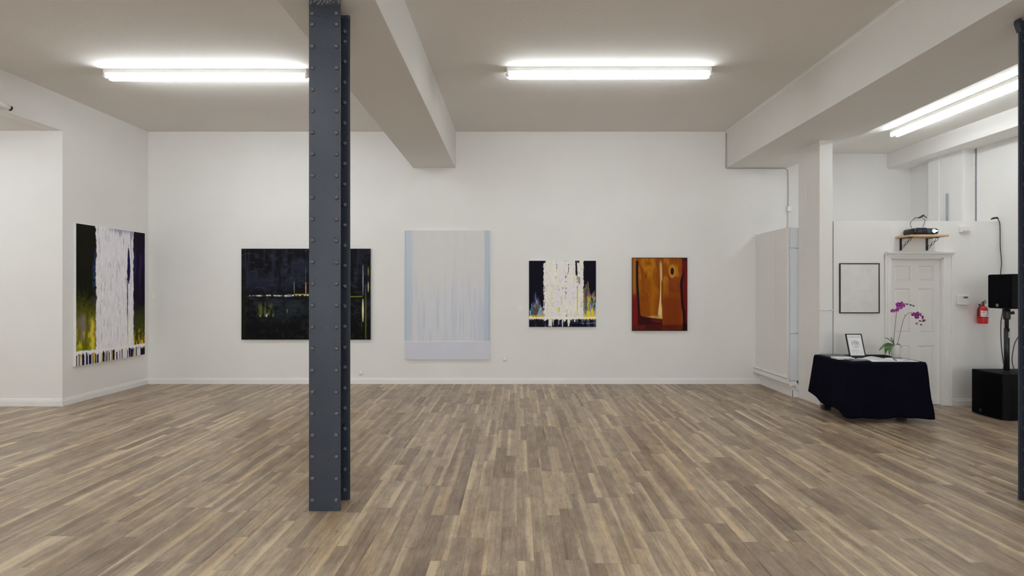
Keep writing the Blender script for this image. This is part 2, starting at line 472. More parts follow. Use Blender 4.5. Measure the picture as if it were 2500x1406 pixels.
# ---------------------------------------------------------------- door
d1 = bpy.data.objects.new('door_1', None); C.objects.link(d1); d1.location = ((DX0 + DX1) / 2, YP, 0); struct(d1)
LY = YP + .045
lf = MB(); lx0, lx1, lz0, lz1 = DX0 + .012, DX1 - .012, .008, DZ1 - .012
def PXd(x): return (x - 1262) * (LY) / 1250
def PZd(y): return CAM_H - (y - 703) * LY / 1250
cols = [(PXd(2180), PXd(2217.5)), (PXd(2238.5), PXd(2276))]
shift = (lx0 + lx1) / 2 - (cols[0][0] + cols[1][1]) / 2
cols = [(a + shift, b + shift) for a, b in cols]
rows = [(PZd(966), PZd(844)), (PZd(813), PZd(705)), (PZd(686.6), PZd(649.6))]
xs = [lx0, cols[0][0], cols[0][1], cols[1][0], cols[1][1], lx1]
zs = [lz0] + [q for r in rows for q in r] + [lz1]
lf.box(lx0, lx1, LY + .016, LY + .040, lz0, lz1)
for i in range(5):
    for j in range(7):
        if i in (1, 3) and j in (1, 3, 5): continue
        lf.box(xs[i], xs[i + 1], LY, LY + .0155, zs[j], zs[j + 1])
lo = lf.build('door_leaf', M['door'], d1)
pn = MB()
for (a, b) in cols:
    for (c, d) in rows:
        i0, i1 = .004, .030
        vs = []
        for k, yy in ((i0, LY + .0158), (i1, LY + .003)):
            vs += [(a + k, yy, c + k), (b - k, yy, c + k), (b - k, yy, d - k), (a + k, yy, d - k)]
        pn.add(vs, [(0, 1, 5, 4), (1, 2, 6, 5), (2, 3, 7, 6), (3, 0, 4, 7), (4, 5, 6, 7)])
        # sticking moulding: sloped edge from stile face to panel
        vs = [(a, LY, c), (b, LY, c), (b, LY, d), (a, LY, d)] + [(a + .010, LY + .0158, c + .010), (b - .010, LY + .0158, c + .010), (b - .010, LY + .0158, d - .010), (a + .010, LY + .0158, d - .010)]
        pn.add(vs, [(0, 1, 5, 4), (1, 2, 6, 5), (2, 3, 7, 6), (3, 0, 4, 7)])
pn.build('door_panels', M['door'], d1)
jb = MB().box(DX0, DX0 + .011, YP - .002, YP + .12, 0, DZ1).box(DX1 - .011, DX1, YP - .002, YP + .12, 0, DZ1).box(DX0, DX1, YP - .002, YP + .12, DZ1 - .011, DZ1)
jb.build('door_jamb', M['trim'], d1)
cs = MB()
for (a, b, s) in ((DX0 - .085, DX0, 1), (DX1, DX1 + .115, -1)):
    cs.box(a, b, YP - .014, YP, 0, DZ1 + .07)
    e = (a, a + .02) if s == 1 else (b - .02, b)
    cs.box(e[0], e[1], YP - .026, YP - .0141, 0, DZ1 + .07)
    mid = (a + b) / 2; cs.box(mid - .012, mid + .012, YP - .02, YP - .0141, 0, DZ1 + .0)
cs.box(DX0 - .085, DX1 + .115, YP - .0145, YP, DZ1 - .0005, DZ1 + .07)
for k, (dz, dy) in enumerate(((.010, .022), (.030, .034), (.052, .05), (.068, .06))):
    cs.box(DX0 - .085 + .02 - k * .006, DX1 + .115 - .02 + k * .012, YP - dy, YP - .0146, DZ1 + dz, DZ1 + dz + .02)
cs.build('door_casing', M['trim'], d1, bevel=.003)

# ---------------------------------------------------------------- riveted steel columns
M['rivet'] = paint('highlit_rivet_paint', (.082, .088, .10), .38, .35, 30, .2, 90)  # lighter than the plates: highlights on the rivets put into their colour
def make_column(x0, yb, ztop, label):
    W = .226; x1 = x0 + W; xm = x0 + W / 2; y0 = yb; y1 = yb + .20
    root = empty('steel_column', (xm, y0 + .1, 0), label, 'column', 'riveted steel columns under the beams')
    MB().box(x0, x1, y0, y0 + .012, 0, ztop).build('front_plate', M['steel'], root, bevel=.002)
    MB().box(x0 - .002, x1 + .003, y1, y1 + .012, 0, ztop - .01).build('back_plate', M['steel'], root, bevel=.002)
    MB().box(xm - .007, xm + .007, y0 + .012, y1, 0, ztop - .01).build('web', M['steel'], root)
    for s in (-1, 1):
        for (a, b) in ((y0 + .0121, y0 + .020), (y1 - .008, y1 - .0001)):
            g = MB(); e0, e1 = (xm + s * .0071, xm + s * (W / 2 - .006))
            g.box(min(e0, e1), max(e0, e1), a, b, 0.0, ztop - .012)
            f0, f1 = xm + s * .0071, xm + s * .018
            c0, c1 = (b, b + .05) if a < y0 + .1 else (a - .05, a)
            g.box(min(f0, f1), max(f0, f1), c0, c1, 0.0, ztop - .012)
            g.build('angle_bar', M['steel'], root, bevel=.0015)
    rv = None; prof = [(.0165, 0), (.0160, .004), (.0135, .0095), (.009, .0135), (.004, .0155), (.0005, .016)]
    def put(x, y, z):
        nonlocal rv
        if rv is None:
            rv = MB().lathe(prof, (0, 0, 0), 16, 0, (0, -1, 0)).build('rivet', M['rivet'])
            o = rv
        else: o = rv.copy(); C.objects.link(o)
        o.parent = root; o.location = Vector((x, y, z)) - Vector(root.location)
        o.rotation_euler = (0, R.uniform(0, 6), 0)
    zz = [.082 + .1548 * k for k in range(23)] + [3.565]
    for z in zz:
        for x in (x0 + .027, x1 - .027): put(x + R.uniform(-.0012, .0012), y0 + .0005, z + R.uniform(-.002, .002))
    for z in [.08 + .1535 * k for k in range(23)] + [3.53]:
        for x in (x0 + .034, x1 - .034): put(x + R.uniform(-.001, .001), y1 - .0078, z + R.uniform(-.002, .002))
    return root
make_column(-1.4915, 3.67, 3.672, 'slate grey riveted steel column in front of the wide near-black painting')
rc_ = make_column(3.795, 3.665, 3.630, 'slate grey riveted steel column cut off at the right edge of the view')

MB().prism([(3.775, 3.625), (3.768, 3.60), (3.785, 3.55), (3.7925, 3.53), (3.7925, 3.625)], 3.845, 3.885, 'y').build('top_cleat', M['steel'], rc_)

# ---------------------------------------------------------------- fluorescent ceiling lights (twin eight foot tubes)
def make_light(loc, rz, label, tube='tube', L=2.42):
    root = empty('ceiling_light', (0, 0, 0), label, 'ceiling light', 'twin-tube fluorescent ceiling lights')
    h = MB().box(-L / 2, L / 2, -.065, .065, -.045, 0); h.box(-L / 2 + .06, L / 2 - .06, -.03, .03, -.052, -.045)
    h.build('housing', M['fixture'], root, bevel=.003)
    for s in (-1, 1):
        e = MB()
        a, b = sorted((s * (L / 2), s * (L / 2 - .022)))
        e.box(a, b, -.065, .065, -.075, -.0451)
        for y in (-.046, .046):
            e.lathe([(.013, 0), (.016, .006), (.016, .020), (.009, .026)], (s * (L / 2 - .012), y, -.082), 12, 0, (s, 0, 0))
            e.box(a, b, y - .018, y + .018, -.102, -.0751)
        e.build('lampholder', M['fixture'], root, bevel=.002)
    for y in (-.046, .046):
        MB().lathe([(.012, -L / 2 + .024), (.019, -L / 2 + .030), (.019, L / 2 - .030), (.012, L / 2 - .024)], (0, y, -.082), 14, 0, (1, 0, 0)).build('tube', M[tube], root)
    root.location = loc; root.rotation_euler = (0, 0, rz)
    return root
make_light((-3.72, 6.165, ZC), .004, 'lit twin-tube ceiling light left of the middle beam, above the dark painting')
make_light((1.09, 6.105, ZC), -.003, 'lit twin-tube ceiling light between the two big beams, in the middle of the room', 'tube_mid')
make_light((5.345, 6.05, ZBAY), PI / 2, 'lit twin-tube ceiling light in the right bay, pointing towards the door wall', 'tube_bay')
make_light((-3.72, .6, ZC), 0, 'added twin-tube ceiling light, unseen behind the camera in the left half of the room')  # unseen lamp, added to lift the overall brightness
make_light((1.09, .6, ZC), 0, 'added twin-tube ceiling light, unseen behind the camera in the middle of the room')  # another added lamp out of view, for brightness
make_light((5.345, .3, ZBAY), PI / 2, 'added twin-tube ceiling light, unseen in the right bay behind the camera', 'tube_bay')  # added out of view to brighten the right side
make_light((-7.7, 4.7, ZLB), PI / 2, 'added twin-tube ceiling light, unseen in the left side bay, beyond the left edge', 'tube_left')  # unseen lamp added to brighten the left bay wall
make_light((-1.0, -3.2, ZC), 0, 'added twin-tube ceiling light, unseen at the far end behind the camera')  # last of the added unseen lamps, brightens the room from behind

# ---------------------------------------------------------------- paintings
def vn(h, w, fy, fx, seed):
    """smooth value noise: fy by fx cells over the canvas"""
    r = np.random.RandomState(seed); gy, gx = int(math.ceil(fy)) + 2, int(math.ceil(fx)) + 2
    g = r.rand(gy, gx)
    y = np.linspace(0, fy, h); x = np.linspace(0, fx, w)
    iy = y.astype(int); ixx = x.astype(int); ty = y - iy; tx = x - ixx
    ty = (ty * ty * (3 - 2 * ty))[:, None]; tx = (tx * tx * (3 - 2 * tx))[None]
    a = g[iy][:, ixx]; b = g[iy][:, ixx + 1]; c = g[iy + 1][:, ixx]; d = g[iy + 1][:, ixx + 1]
    return (a * (1 - tx) + b * tx) * (1 - ty) + (c * (1 - tx) + d * tx) * ty
def fb(h, w, fy, fx, seed, o=3):
    s = 0; a = 1; t = 0
    for k in range(o): s = s + a * vn(h, w, fy * 2 ** k, fx * 2 ** k, seed + k * 13); t += a; a *= .55
    return s / t
def ss(a, b, x):
    t = np.clip((x - a) / (b - a + 1e-9), 0, 1); return t * t * (3 - 2 * t)
def lin(c): c = np.array(c, float) / 255; return np.where(c <= .04045, c / 12.92, ((c + .055) / 1.055) ** 2.4)
def lay(img, mask, col):
    col = np.array(col, float)
    if col.ndim == 1: col = col[None, None]
    m = np.clip(mask, 0, 1)[..., None]; return img * (1 - m) + col * m
def canvas_arrays(h, w):
    V_, U_ = np.meshgrid(np.linspace(0, 1, h), np.linspace(0, 1, w), indexing='ij'); return U_, V_

def art_tall_waterfall():
    h, w_ = 360, 240; U, Vv = canvas_arrays(h, w_); img = np.zeros((h, w_, 3)) + lin((22, 22, 10))
    j = (fb(h, w_, 40, 30, 1, 3) - .5); js = (fb(h, w_, 14, 3, 2, 3) - .5)
    # left side: near black green falling into olive and yellow
    img = lay(img, ss(.45, .78, Vv + j * .15) * (U < .5), lin((96, 98, 14)))
    img = lay(img, ss(.0, .16, .17 - np.abs(U - .13)) * ss(.6, .68, Vv) * ss(.86, .78, Vv) * ss(.4, .6, fb(h, w_, 10, 20, 3)) , lin((120, 105, 100)))
    img = lay(img, ss(.70, .90, Vv + j * .3) * ss(.42, .6, fb(h, w_, 9, 40, 4)) * (U < .5), lin((190, 168, 40)))
    img = lay(img, ss(.87, .885, Vv + j * .02) * ss(.4, .55, fb(h, w_, 6, 30, 9)) * (U < .3), lin((120, 140, 30)))
    img = lay(img, ss(.035, .0, np.abs(U - .240 - js * .04)) * ss(.12, .25, Vv) * ss(.62, .5, Vv) * ss(.3, .55, fb(h, w_, 40, 60, 19)), lin((40, 62, 98)))
    img = lay(img, ss(.04, .0, np.abs(U - .215 - js * .06)) * ss(.64, .72, Vv) * (Vv < .9), lin((205, 185, 60)))
    # right side: violet black into green into yellow
    rm = (U > .75)
    img = lay(img, rm * 1.0, lin((20, 8, 32)))
    img = lay(img, rm * ss(.5, .7, fb(h, w_, 4, 24, 5)) * ss(.6, .4, Vv) * .8, lin((44, 28, 72)))
    img = lay(img, rm * ss(.55, .72, Vv + j * .1), lin((52, 58, 20)))
    img = lay(img, rm * ss(.76, .93, Vv + j * .25) * ss(.35, .6, fb(h, w_, 12, 60, 6)), lin((205, 175, 45)))
    # white falling water
    le = .252 + js * .03 + j * .02; re = .815 + js * .015 + j * .015
    wm = ss(0, .012, U - le) * ss(0, .012, re - U)
    base = lin((222, 220, 226))[None, None] * (0.86 + .28 * fb(h, w_, 26, 70, 7)[..., None])
    img = lay(img, wm, np.clip(base, 0, 1))
    streak = ss(.68, .76, fb(h, w_, 11, 60, 8, 3)) * ss(.25, .5, fb(h, w_, 22, 60, 12))
    img = lay(img, wm * streak * .55, lin((128, 124, 146)))
    img = lay(img, wm * ss(.74, .82, fb(h, w_, 8, 44, 10)) * ss(.5, .9, Vv) * .6, lin((190, 180, 90)))
    img = lay(img, wm * ss(.05, .0, Vv - fb(h, w_, 1, 34, 11) ** 3 * .18 + .02) * ss(.35, .55, U) * .7, lin((112, 106, 140)))
    # dark gap with a thin tail
    cx = .735 + js * .012
    img = lay(img, ss(1.0, .8, (np.abs(U - cx) + j * .012) / (.003 + .023 * ss(.10, .26, Vv) * ss(.45, .34, Vv))) * (Vv > .11) * (Vv < .42), lin((28, 22, 66)))
    img = lay(img, ss(.011, .005, np.abs(U - cx + .022) + j * .006) * ss(.36, .38, Vv) * ss(.74, .64, Vv), lin((45, 42, 90)))
    img = lay(img, ss(.009, .004, np.abs(U - cx + .015)) * ss(.66, .7, Vv) * ss(.90, .8, Vv), lin((170, 165, 30)))
    # white shelf and the strip of short strokes
    line = .905 + .014 * U + j * .012
    img = lay(img, ss(-.012, -.004, Vv - line) * ss(.026, .014, Vv - line - j * .03), lin((226, 224, 228)))
    low = (Vv - line) > .012 + .03 * (vn(h, w_, 1, 70, 14) - .3)
    r1 = vn(h, w_, 3, 84, 15); r2 = vn(h, w_, 2.5, 50, 16)
    img = lay(img, low * 1.0, lin((214, 210, 216)))
    img = lay(img, low * ss(.50, .56, r1), lin((24, 16, 58)))
    img = lay(img, low * ss(.70, .76, r2), lin((190, 165, 60)))
    img = lay(img, low * (U > .93), lin((26, 12, 34))); img = lay(img, low * (U < .12) * ss(.4, .5, r1), lin((22, 14, 50)))
    hgt = (wm * (fb(h, w_, 30, 60, 17) - .5) + j * .3) * .008
    return img, hgt

def art_night():
    h, w_ = 280, 400; U, Vv = canvas_arrays(h, w_)
    n = fb(h, w_, 6, 9, 21, 4); vs = fb(h, w_, 3, 50, 22, 3)
    img = np.zeros((h, w_, 3)) + lin((16, 15, 19))
    img = lay(img, ss(.45, .7, n) * ss(.55, .35, Vv), lin((32, 34, 46)))
    img = lay(img, ss(.5, .75, vs) * ss(.50, .3, Vv) * .55, lin((40, 44, 58)))
    img = lay(img, ss(.48, .7, n) * ss(.52, .6, Vv) * ss(.85, .7, Vv) * .8, lin((36, 42, 46)))
    img = lay(img, ss(.55, .75, vs) * ss(.55, .75, n) * ss(.52, .62, Vv) * .5, lin((42, 40, 26)))
    img = lay(img, (U > .83) * ss(.5, 1, Vv) * .8, lin((6, 7, 8)))
    img = lay(img, ss(.58, .72, fb(h, w_, 40, 26, 29, 3)) * ss(.9, .6, Vv) * .5, lin((46, 50, 60)))
    img = lay(img, ss(.62, .74, fb(h, w_, 30, 40, 30, 3)) * ss(.5, .6, Vv) * .5, lin((40, 44, 36)))
    img = lay(img, ss(.045, .02, U) * ss(.3, .6, vs), lin((26, 28, 18)))
    img = lay(img, ss(.0025, .0005, np.abs(U - .031)) * (Vv < .2) * .3, lin((100, 100, 80)))
    # horizon of broken light
    wob = (vn(h, w_, 1, 14, 23) - .5) * .012
    br = ss(.38, .62, vn(h, w_, 1, 90, 24))
    hm = ss(.009, .003, np.abs(Vv - .517 - wob) + .006 * (vn(h, w_, 30, 200, 28) - .5)) * ss(.055, .075, U) * ss(.55, .53, U)
    img = lay(img, hm * (.05 + .95 * br) * ss(.35, .6, vn(h, w_, 60, 130, 25) + .2), lin((205, 205, 190)))
    img = lay(img, ss(.006, .003, np.abs(Vv - .507 - wob)) * ss(.39, .42, U) * ss(.55, .53, U) * .8, lin((180, 170, 90)))
    img = lay(img, ss(.007, .003, np.abs(Vv - .527)) * ss(.8, .83, U) * ss(.95, .93, U), lin((105, 112, 40)))
    img = lay(img, ss(.02, .01, np.abs(Vv - .515)) * ss(.35, .36, U) * ss(.39, .38, U) * .7, lin((95, 105, 135)))
    # small yellow green glow
    gx = ss(.0, .05, .075 - np.abs(U - .185)); gy = ss(.55, .66, Vv) * ss(.75, .735, Vv)
    img = lay(img, gx * gy * ss(.40, .75, fb(h, w_, 16, 60, 26) + .3 * (Vv - .6) / .15 * .5), lin((84, 90, 50)))
    img = lay(img, gx * ss(.71, .72, Vv) * ss(.755, .74, Vv) * ss(.55, .7, vn(h, w_, 20, 110, 27)), lin((170, 175, 125)))
    # thin vertical lights
    def vl(u, v0, v1, wd, c, a=1.0):
        nonlocal img
        mid = (v0 + v1) / 2; taper = np.clip(1 - np.abs(Vv - mid) / ((v1 - v0) / 2 + 1e-6), 0, 1) ** .5
        img = lay(img, ss(wd, wd * .4, np.abs(U - u) / (taper + .05)) * (taper > 0) * a, lin(c))
    vl(.500, .36, .50, .0045, (215, 165, 140)); vl(.499, .20, .50, .002, (110, 105, 100), .7)
    vl(.41, .35, .50, .004, (130, 135, 130), .7); vl(.455, .1, .5, .0015, (70, 80, 50), .8); vl(.475, .05, .45, .0015, (55, 60, 60), .8)
    vl(.943, .55, .805, .009, (215, 208, 168)); vl(.944, .17, .52, .006, (130, 132, 140), .8)
    vl(.985, .2, .30, .007, (120, 120, 80), .8); vl(.985, .36, .48, .006, (170, 170, 120), .8); vl(.965, .4, 1.1, .008, (90, 96, 36), .7)
    vl(.355, .66, .71, .005, (110, 120, 120), .8); vl(.935, .78, .9, .003, (80, 84, 40), .6)
    return img, (n - .5) * .002

def art_pale():
    h, w_ = 330, 220; U, Vv = canvas_arrays(h, w_)
    img = np.zeros((h, w_, 3)) + lin((203, 202, 201))
    img = lay(img, ss(.25, .7, Vv) * .9, lin((198, 200, 207)))
    s1 = fb(h, w_, 2.2, 38, 31, 3); s2 = fb(h, w_, 3, 55, 32, 2); s3 = fb(h, w_, 3, 22, 33, 3)
    img = lay(img, ss(.52, .72, s1) * (.25 + .75 * ss(.1, .5, Vv)) * .75, lin((186, 193, 203)))
    img = lay(img, ss(.58, .74, s2) * ss(.35, .7, Vv) * .7, lin((181, 186, 197)))
    img = lay(img, ss(.60, .75, s3) * ss(.3, .5, Vv) * .6, lin((184, 188, 208)))
    img = lay(img, ss(.62, .8, s1[:, ::-1]) * .5, lin((210, 203, 197)))
    img = lay(img, ss(.015, .0, np.abs(U - .57 - .01 * np.sin(Vv * 9))) * ss(.38, .5, Vv) * ss(.85, .7, Vv) * .6, lin((176, 185, 208)))
    bl = fb(h, w_, 2, 8, 35, 2)
    img = lay(img, ss(.115, .07, U + (s1 - .5) * .04) * (.5 + .4 * bl), lin((173, 186, 198)))
    img = lay(img, ss(.022, .006, U) * .7, lin((158, 176, 192)))
    img = lay(img, ss(.92, .95, U + (s1 - .5) * .02) * (.55 + .4 * bl), lin((168, 182, 196)))
    img = lay(img, ss(.975, .99, U) * ss(.05, .5, Vv) * .7, lin((150, 172, 190)))
    ln = Vv - .862 - .0012 * np.sin(U * 9)
    img = lay(img, ss(-.004, .002, ln), lin((196, 197, 207)))
    img = lay(img, ss(.0, .03, ln) * ss(.1, .03, ln) * ss(.4, .7, s1) * .5, lin((196, 200, 212)))
    img = lay(img, ss(.004, .001, np.abs(ln + .003)) * .7, lin((226, 226, 228)))
    return img, (s1 - .5) * .0015 + (fb(h, w_, 10, 30, 36) - .5) * .001

def art_square_waterfall():
    h, w_ = 280, 280; U, Vv = canvas_arrays(h, w_); img = np.zeros((h, w_, 3)) + lin((16, 13, 28))
    j = fb(h, w_, 45, 45, 41, 2) - .5; js = fb(h, w_, 12, 3, 42, 3) - .5
    st = fb(h, w_, 8, 60, 43, 3); st2 = fb(h, w_, 10, 50, 44, 3); st3 = fb(h, w_, 9, 44, 45, 3)
    # coloured mounds left and right
    hl = .80 - .32 * np.exp(-((U - .11) / .075) ** 2) + (st - .5) * .25
    lm = ss(0, .02, Vv - hl) * (U < .24)
    img = lay(img, lm, lin((44, 38, 78)))
    img = lay(img, lm * ss(.02, .2, Vv - hl + (st2 - .5) * .2), lin((96, 104, 116)))
    img = lay(img, lm * ss(.46, .54, st) * ss(.6, .70, Vv), lin((40, 92, 104)))
    img = lay(img, lm * ss(.50, .58, st2) * ss(.55, .62, Vv), lin((150, 160, 175)))
    img = lay(img, lm * ss(.58, .66, st3) * ss(.55, .6, Vv), lin((92, 70, 58)))
    img = lay(img, ss(.815, .83, Vv + j * .04) * (U < .22) * ss(.3, .5, st), lin((200, 178, 56)))
    hr = .50 - .18 * np.exp(-((U - .87) / .05) ** 2) + (st2 - .5) * .22
    rm = ss(0, .03, Vv - hr) * (U > .80)
    img = lay(img, rm, lin((70, 58, 62)))
    img = lay(img, rm * ss(.42, .52, st) , lin((128, 112, 84)))
    img = lay(img, rm * ss(.54, .62, st3) * ss(.5, .6, Vv), lin((196, 172, 60)))
    img = lay(img, rm * ss(.52, .60, st2) * ss(.58, .66, Vv), lin((66, 124, 126)))
    img = lay(img, rm * ss(.50, .58, st2[:, ::-1]) * (U > .91) * ss(.5, .6, Vv), lin((150, 165, 185)))
    img = lay(img, rm * ss(.62, .7, st3[:, ::-1]) * ss(.4, .5, Vv) * ss(.6, .5, Vv), lin((60, 48, 110)))
    img = lay(img, (U > .81) * ss(.76, .84, Vv + (st - .5) * .25), lin((222, 196, 52)))
    # cream water
    le = .212 + js * .02 + j * .02 + .03 * ss(.06, .0, Vv); re = .818 + j * .018
    wm = ss(0, .012, U - le) * ss(0, .012, re - U)
    col = lin((224, 220, 212))[None, None] * (.80 + .40 * fb(h, w_, 26, 110, 46)[..., None])
    img = lay(img, wm, np.clip(col, 0, 1))
    img = lay(img, wm * ss(.45, .7, fb(h, w_, 4, 12, 47)) * .7, lin((218, 216, 222)))
    img = lay(img, wm * ss(.62, .76, fb(h, w_, 5, 24, 48)) * .45, lin((214, 208, 165)))
    img = lay(img, wm * ss(.70, .78, fb(h, w_, 16, 64, 49)) * .6, lin((140, 134, 138)))
    for (u, a, b, c) in ((.545, .15, .5, (70, 66, 80)), (.60, .05, .2, (90, 88, 100)), (.50, .4, .48, (110, 100, 105)), (.41, .05, .13, (120, 120, 130))):
        img = lay(img, wm * ss(.009, .004, np.abs(U - u + js * .05)) * (Vv > a) * (Vv < b) * ss(.35, .5, vn(h, w_, 60, 8, 50)), lin(c))
    img = lay(img, ss(.03, .01, np.abs(U - .45)) * ss(.05, .02, np.abs(Vv - .735)) * ss(.35, .5, st), lin((206, 200, 52)))
    img = lay(img, ss(.012, .006, np.abs(U - .56)) * ss(.018, .01, np.abs(Vv - .83)), lin((140, 112, 78)))
    # dark split with drips, yellow tail
    img = lay(img, ss(.017, .011, np.abs(U - .703 - .018 * Vv * 4 * .5) + j * .008) * ss(.245, .21, Vv), lin((18, 14, 26)))
    img = lay(img, ss(.022, .014, np.abs(U - .735)) * ss(.05, .02, Vv + (st - .5) * .05), lin((18, 14, 26)))
    for u, a, b in ((.72, .2, .45), (.742, .17, .34), (.757, .2, .36), (.225, .38, .75)):
        img = lay(img, ss(.006, .003, np.abs(U - u + js * .02)) * (Vv > a) * (Vv < b) * ss(.4, .5, vn(h, w_, 50, 10, 51)), lin((50, 44, 62)))
    img = lay(img, ss(.011, .004, np.abs(U - .724)) * ss(.38, .46, Vv) * ss(.82, .7, Vv), lin((196, 186, 60)))
    # white shelf and black strip below with white fingers
    img = lay(img, ss(.845, .853, Vv + j * .02) * ss(.880, .870, Vv + j * .01), lin((232, 230, 218)))
    fing = .872 + .11 * ss(.46, .86, vn(h, w_, 1, 74, 52)) * ss(.2, .32, U) * ss(.78, .68, U) + .022 * vn(h, w_, 1, 90, 53)
    lowm = ss(0, .006, Vv - fing)
    img = lay(img, lowm, lin((20, 15, 30)))
    img = lay(img, lowm * ss(.56, .66, st) * .9, lin((60, 58, 88)))
    img = lay(img, lowm * ss(.62, .7, st2) * ss(.3, .5, U) * ss(.96, .9, Vv), lin((86, 98, 110)))
    img = lay(img, lowm * ss(.60, .66, st3) * ss(.18, .2, U) * ss(.36, .3, U) * ss(.94, .96, Vv), lin((190, 150, 70)))
    img = lay(img, lowm * ss(.72, .76, U) * ss(.012, .006, np.abs(Vv - .945 - j * .03)) * ss(.4, .5, st), lin((110, 122, 140)))
    return img, (wm * (fb(h, w_, 30, 90, 54) - .5) + j * .3) * .005

FONT5 = {'K': ('10001','10010','10100','11000','10100','10010','10001'), 'I': ('111','010','010','010','010','010','111'),
 'M': ('10001','11011','10101','10101','10001','10001','10001'), 'B': ('11110','10001','10001','11110','10001','10001','11110'),
 'E': ('11111','10000','10000','11110','10000','10000','11111'), 'R': ('11110','10001','10001','11110','10100','10010','10001'),
 'L': ('10000','10000','10000','10000','10000','10000','11111'), 'Y': ('10001','10001','01010','00100','00100','00100','00100'),
 'N': ('10001','11001','10101','10101','10011','10001','10001'), 'O': ('01110','10001','10001','10001','10001','10001','01110'),
 'V': ('10001','10001','10001','10001','01010','01010','00100'), '.': ('000','000','110','110','000','000','000')}
def art_orange():
    h, w_ = 320, 240; U, Vv = canvas_arrays(h, w_)
    n = fb(h, w_, 6, 10, 61, 3); st = fb(h, w_, 5, 30, 62, 3); w1 = (fb(h, w_, 6, 2, 63, 2) - .5) * .03
    img = np.zeros((h, w_, 3)) + lin((128, 66, 12))
    img = lay(img, ss(.40, .68, n) * ss(.75, .1, Vv) , lin((164, 104, 24)))
    img = lay(img, ss(.60, .8, st) * .5 * (Vv < .6), lin((110, 48, 14)))
    img = lay(img, ss(.30, .36, U) * ss(.46, .36, U) * ss(.1, .3, Vv) * .6, lin((160, 96, 8)))
    img = lay(img, ss(.0, .2, .28 - np.abs(U - .72)) * ss(.42, .62, Vv) * .85, lin((112, 46, 14)))
    img = lay(img, (U > .66) * (U < .86) * ss(.24, .28, Vv) * ss(.5, .46, Vv) * .8, lin((116, 48, 22)))
    # left border: ochre to crimson, and a black reed
    edge = .055 + .10 * ss(.3, 1, Vv) + w1
    img = lay(img, ss(.075, .055, U) * (Vv < .5), lin((150, 92, 30)))
    img = lay(img, ss(.0, .01, edge - U + .02) * ss(.42, .6, Vv), lin((112, 22, 20)))
    cl = .088 + .035 * ss(.25, .85, Vv)
    img = lay(img, ss(.026, .018, np.abs(U - cl)) * ss(.035, .05, Vv) * ss(.86, .8, Vv), lin((34, 24, 20)))
    # dark red pool under the pale foot
    bowl = .765 + .075 * np.sqrt(np.clip((U - .12) / .42, 0, 1))
    img = lay(img, ss(0, .012, Vv - bowl + .0) * (U > .10) * ss(.555, .545, U), lin((52, 14, 20)))
    img = lay(img, ss(0, .03, Vv - bowl) * ss(.07, .04, Vv - bowl) * ss(.3, .42, U) * ss(.555, .545, U) * .7, lin((104, 34, 22)))
    # right border: crimson with a black reed
    rb = .905 + w1 - .04 * ss(.2, .35, Vv) + .05 * ss(.5, .9, Vv)
    img = lay(img, ss(0, .01, U - rb), lin((96, 24, 20)))
    img = lay(img, ss(.0, .012, U - rb) * ss(.06, .045, U - rb) * ss(.1, .3, Vv), lin((36, 14, 20)))
    img = lay(img, ss(.90, .92, U) * ss(.06, .04, Vv), lin((48, 36, 30))); img = lay(img, ss(.90, .93, U) * ss(.86, .92, Vv), lin((26, 14, 16)))
    # pale falling line with curled foot
    cx = .512 + .012 * np.sin(Vv * 5) ; wd = .014 + .008 * ss(.0, .15, Vv) * ss(.45, .25, Vv) + .024 * ss(.48, .8, Vv)
    img = lay(img, ss(1.15, .75, np.abs(U - cx) / wd) * ss(.02, .10, Vv) * ss(.83, .81, Vv) * (.75 + .25 * ss(.3, .5, Vv)), lin((206, 176, 116)))
    img = lay(img, ss(.010, .004, np.abs(U - .535)) * ss(.28, .34, Vv) * ss(.7, .6, Vv), lin((60, 28, 12)))
    top = .80 - .02 * ss(.2, .5, U) ; 
    img = lay(img, ss(0, .02, Vv - top) * ss(0, .012, bowl - Vv) * ss(.16, .2, U) * ss(.55, .54, U), lin((196, 156, 92)))
    img = lay(img, ss(.06, .02, np.abs(U - .44)) * ss(.03, .01, np.abs(Vv - .795)) * .7, lin((104, 92, 60)))
    # dark seed in an ochre halo
    rr = np.sqrt(((U - .725) / .050) ** 2 + ((Vv - .185) / .072) ** 2) + (st - .5) * .3
    img = lay(img, ss(1.5, 1.1, rr), lin((176, 118, 42))); img = lay(img, ss(.8, .62, rr), lin((36, 28, 22)))
    for u, a, b in ((.335, .16, .19), (.385, .20, .30), (.25, .17, .3), (.16, .1, .2), (.43, .04, .1)):
        img = lay(img, ss(.008, .003, np.abs(U - u)) * (Vv > a) * (Vv < b) * .7, lin((96, 46, 14)))
    # base band and its lettering
    img = lay(img, ss(.905, .925, Vv) * ss(.92, .9, U) * .75, lin((84, 26, 18)))
    img = lay(img, ss(.012, .006, Vv) + ss(.988, .994, Vv) + ss(.012, .004, U) + ss(.988, .995, U), lin((50, 18, 16)))
    x = .085; S = .0098; sy = S * .76 * .97; up = 'KIMBERLY.NOV'
    for i, ch in enumerate(up):
        g = FONT5[ch]; col = lin((22, 14, 10)) if i >= 4 or i == 3 else lin((96, 54, 38))
        for r_, row in enumerate(g):
            for c_, bit in enumerate(row):
                if bit == '1':
                    u0 = x + c_ * S; v0 = .922 + r_ * sy
                    img = lay(img, (U >= u0) * (U < u0 + S) * (Vv >= v0) * (Vv < v0 + sy) * .7, col)
        x += (len(g[0]) + 1.45) * S
    return img, (n - .5) * .002

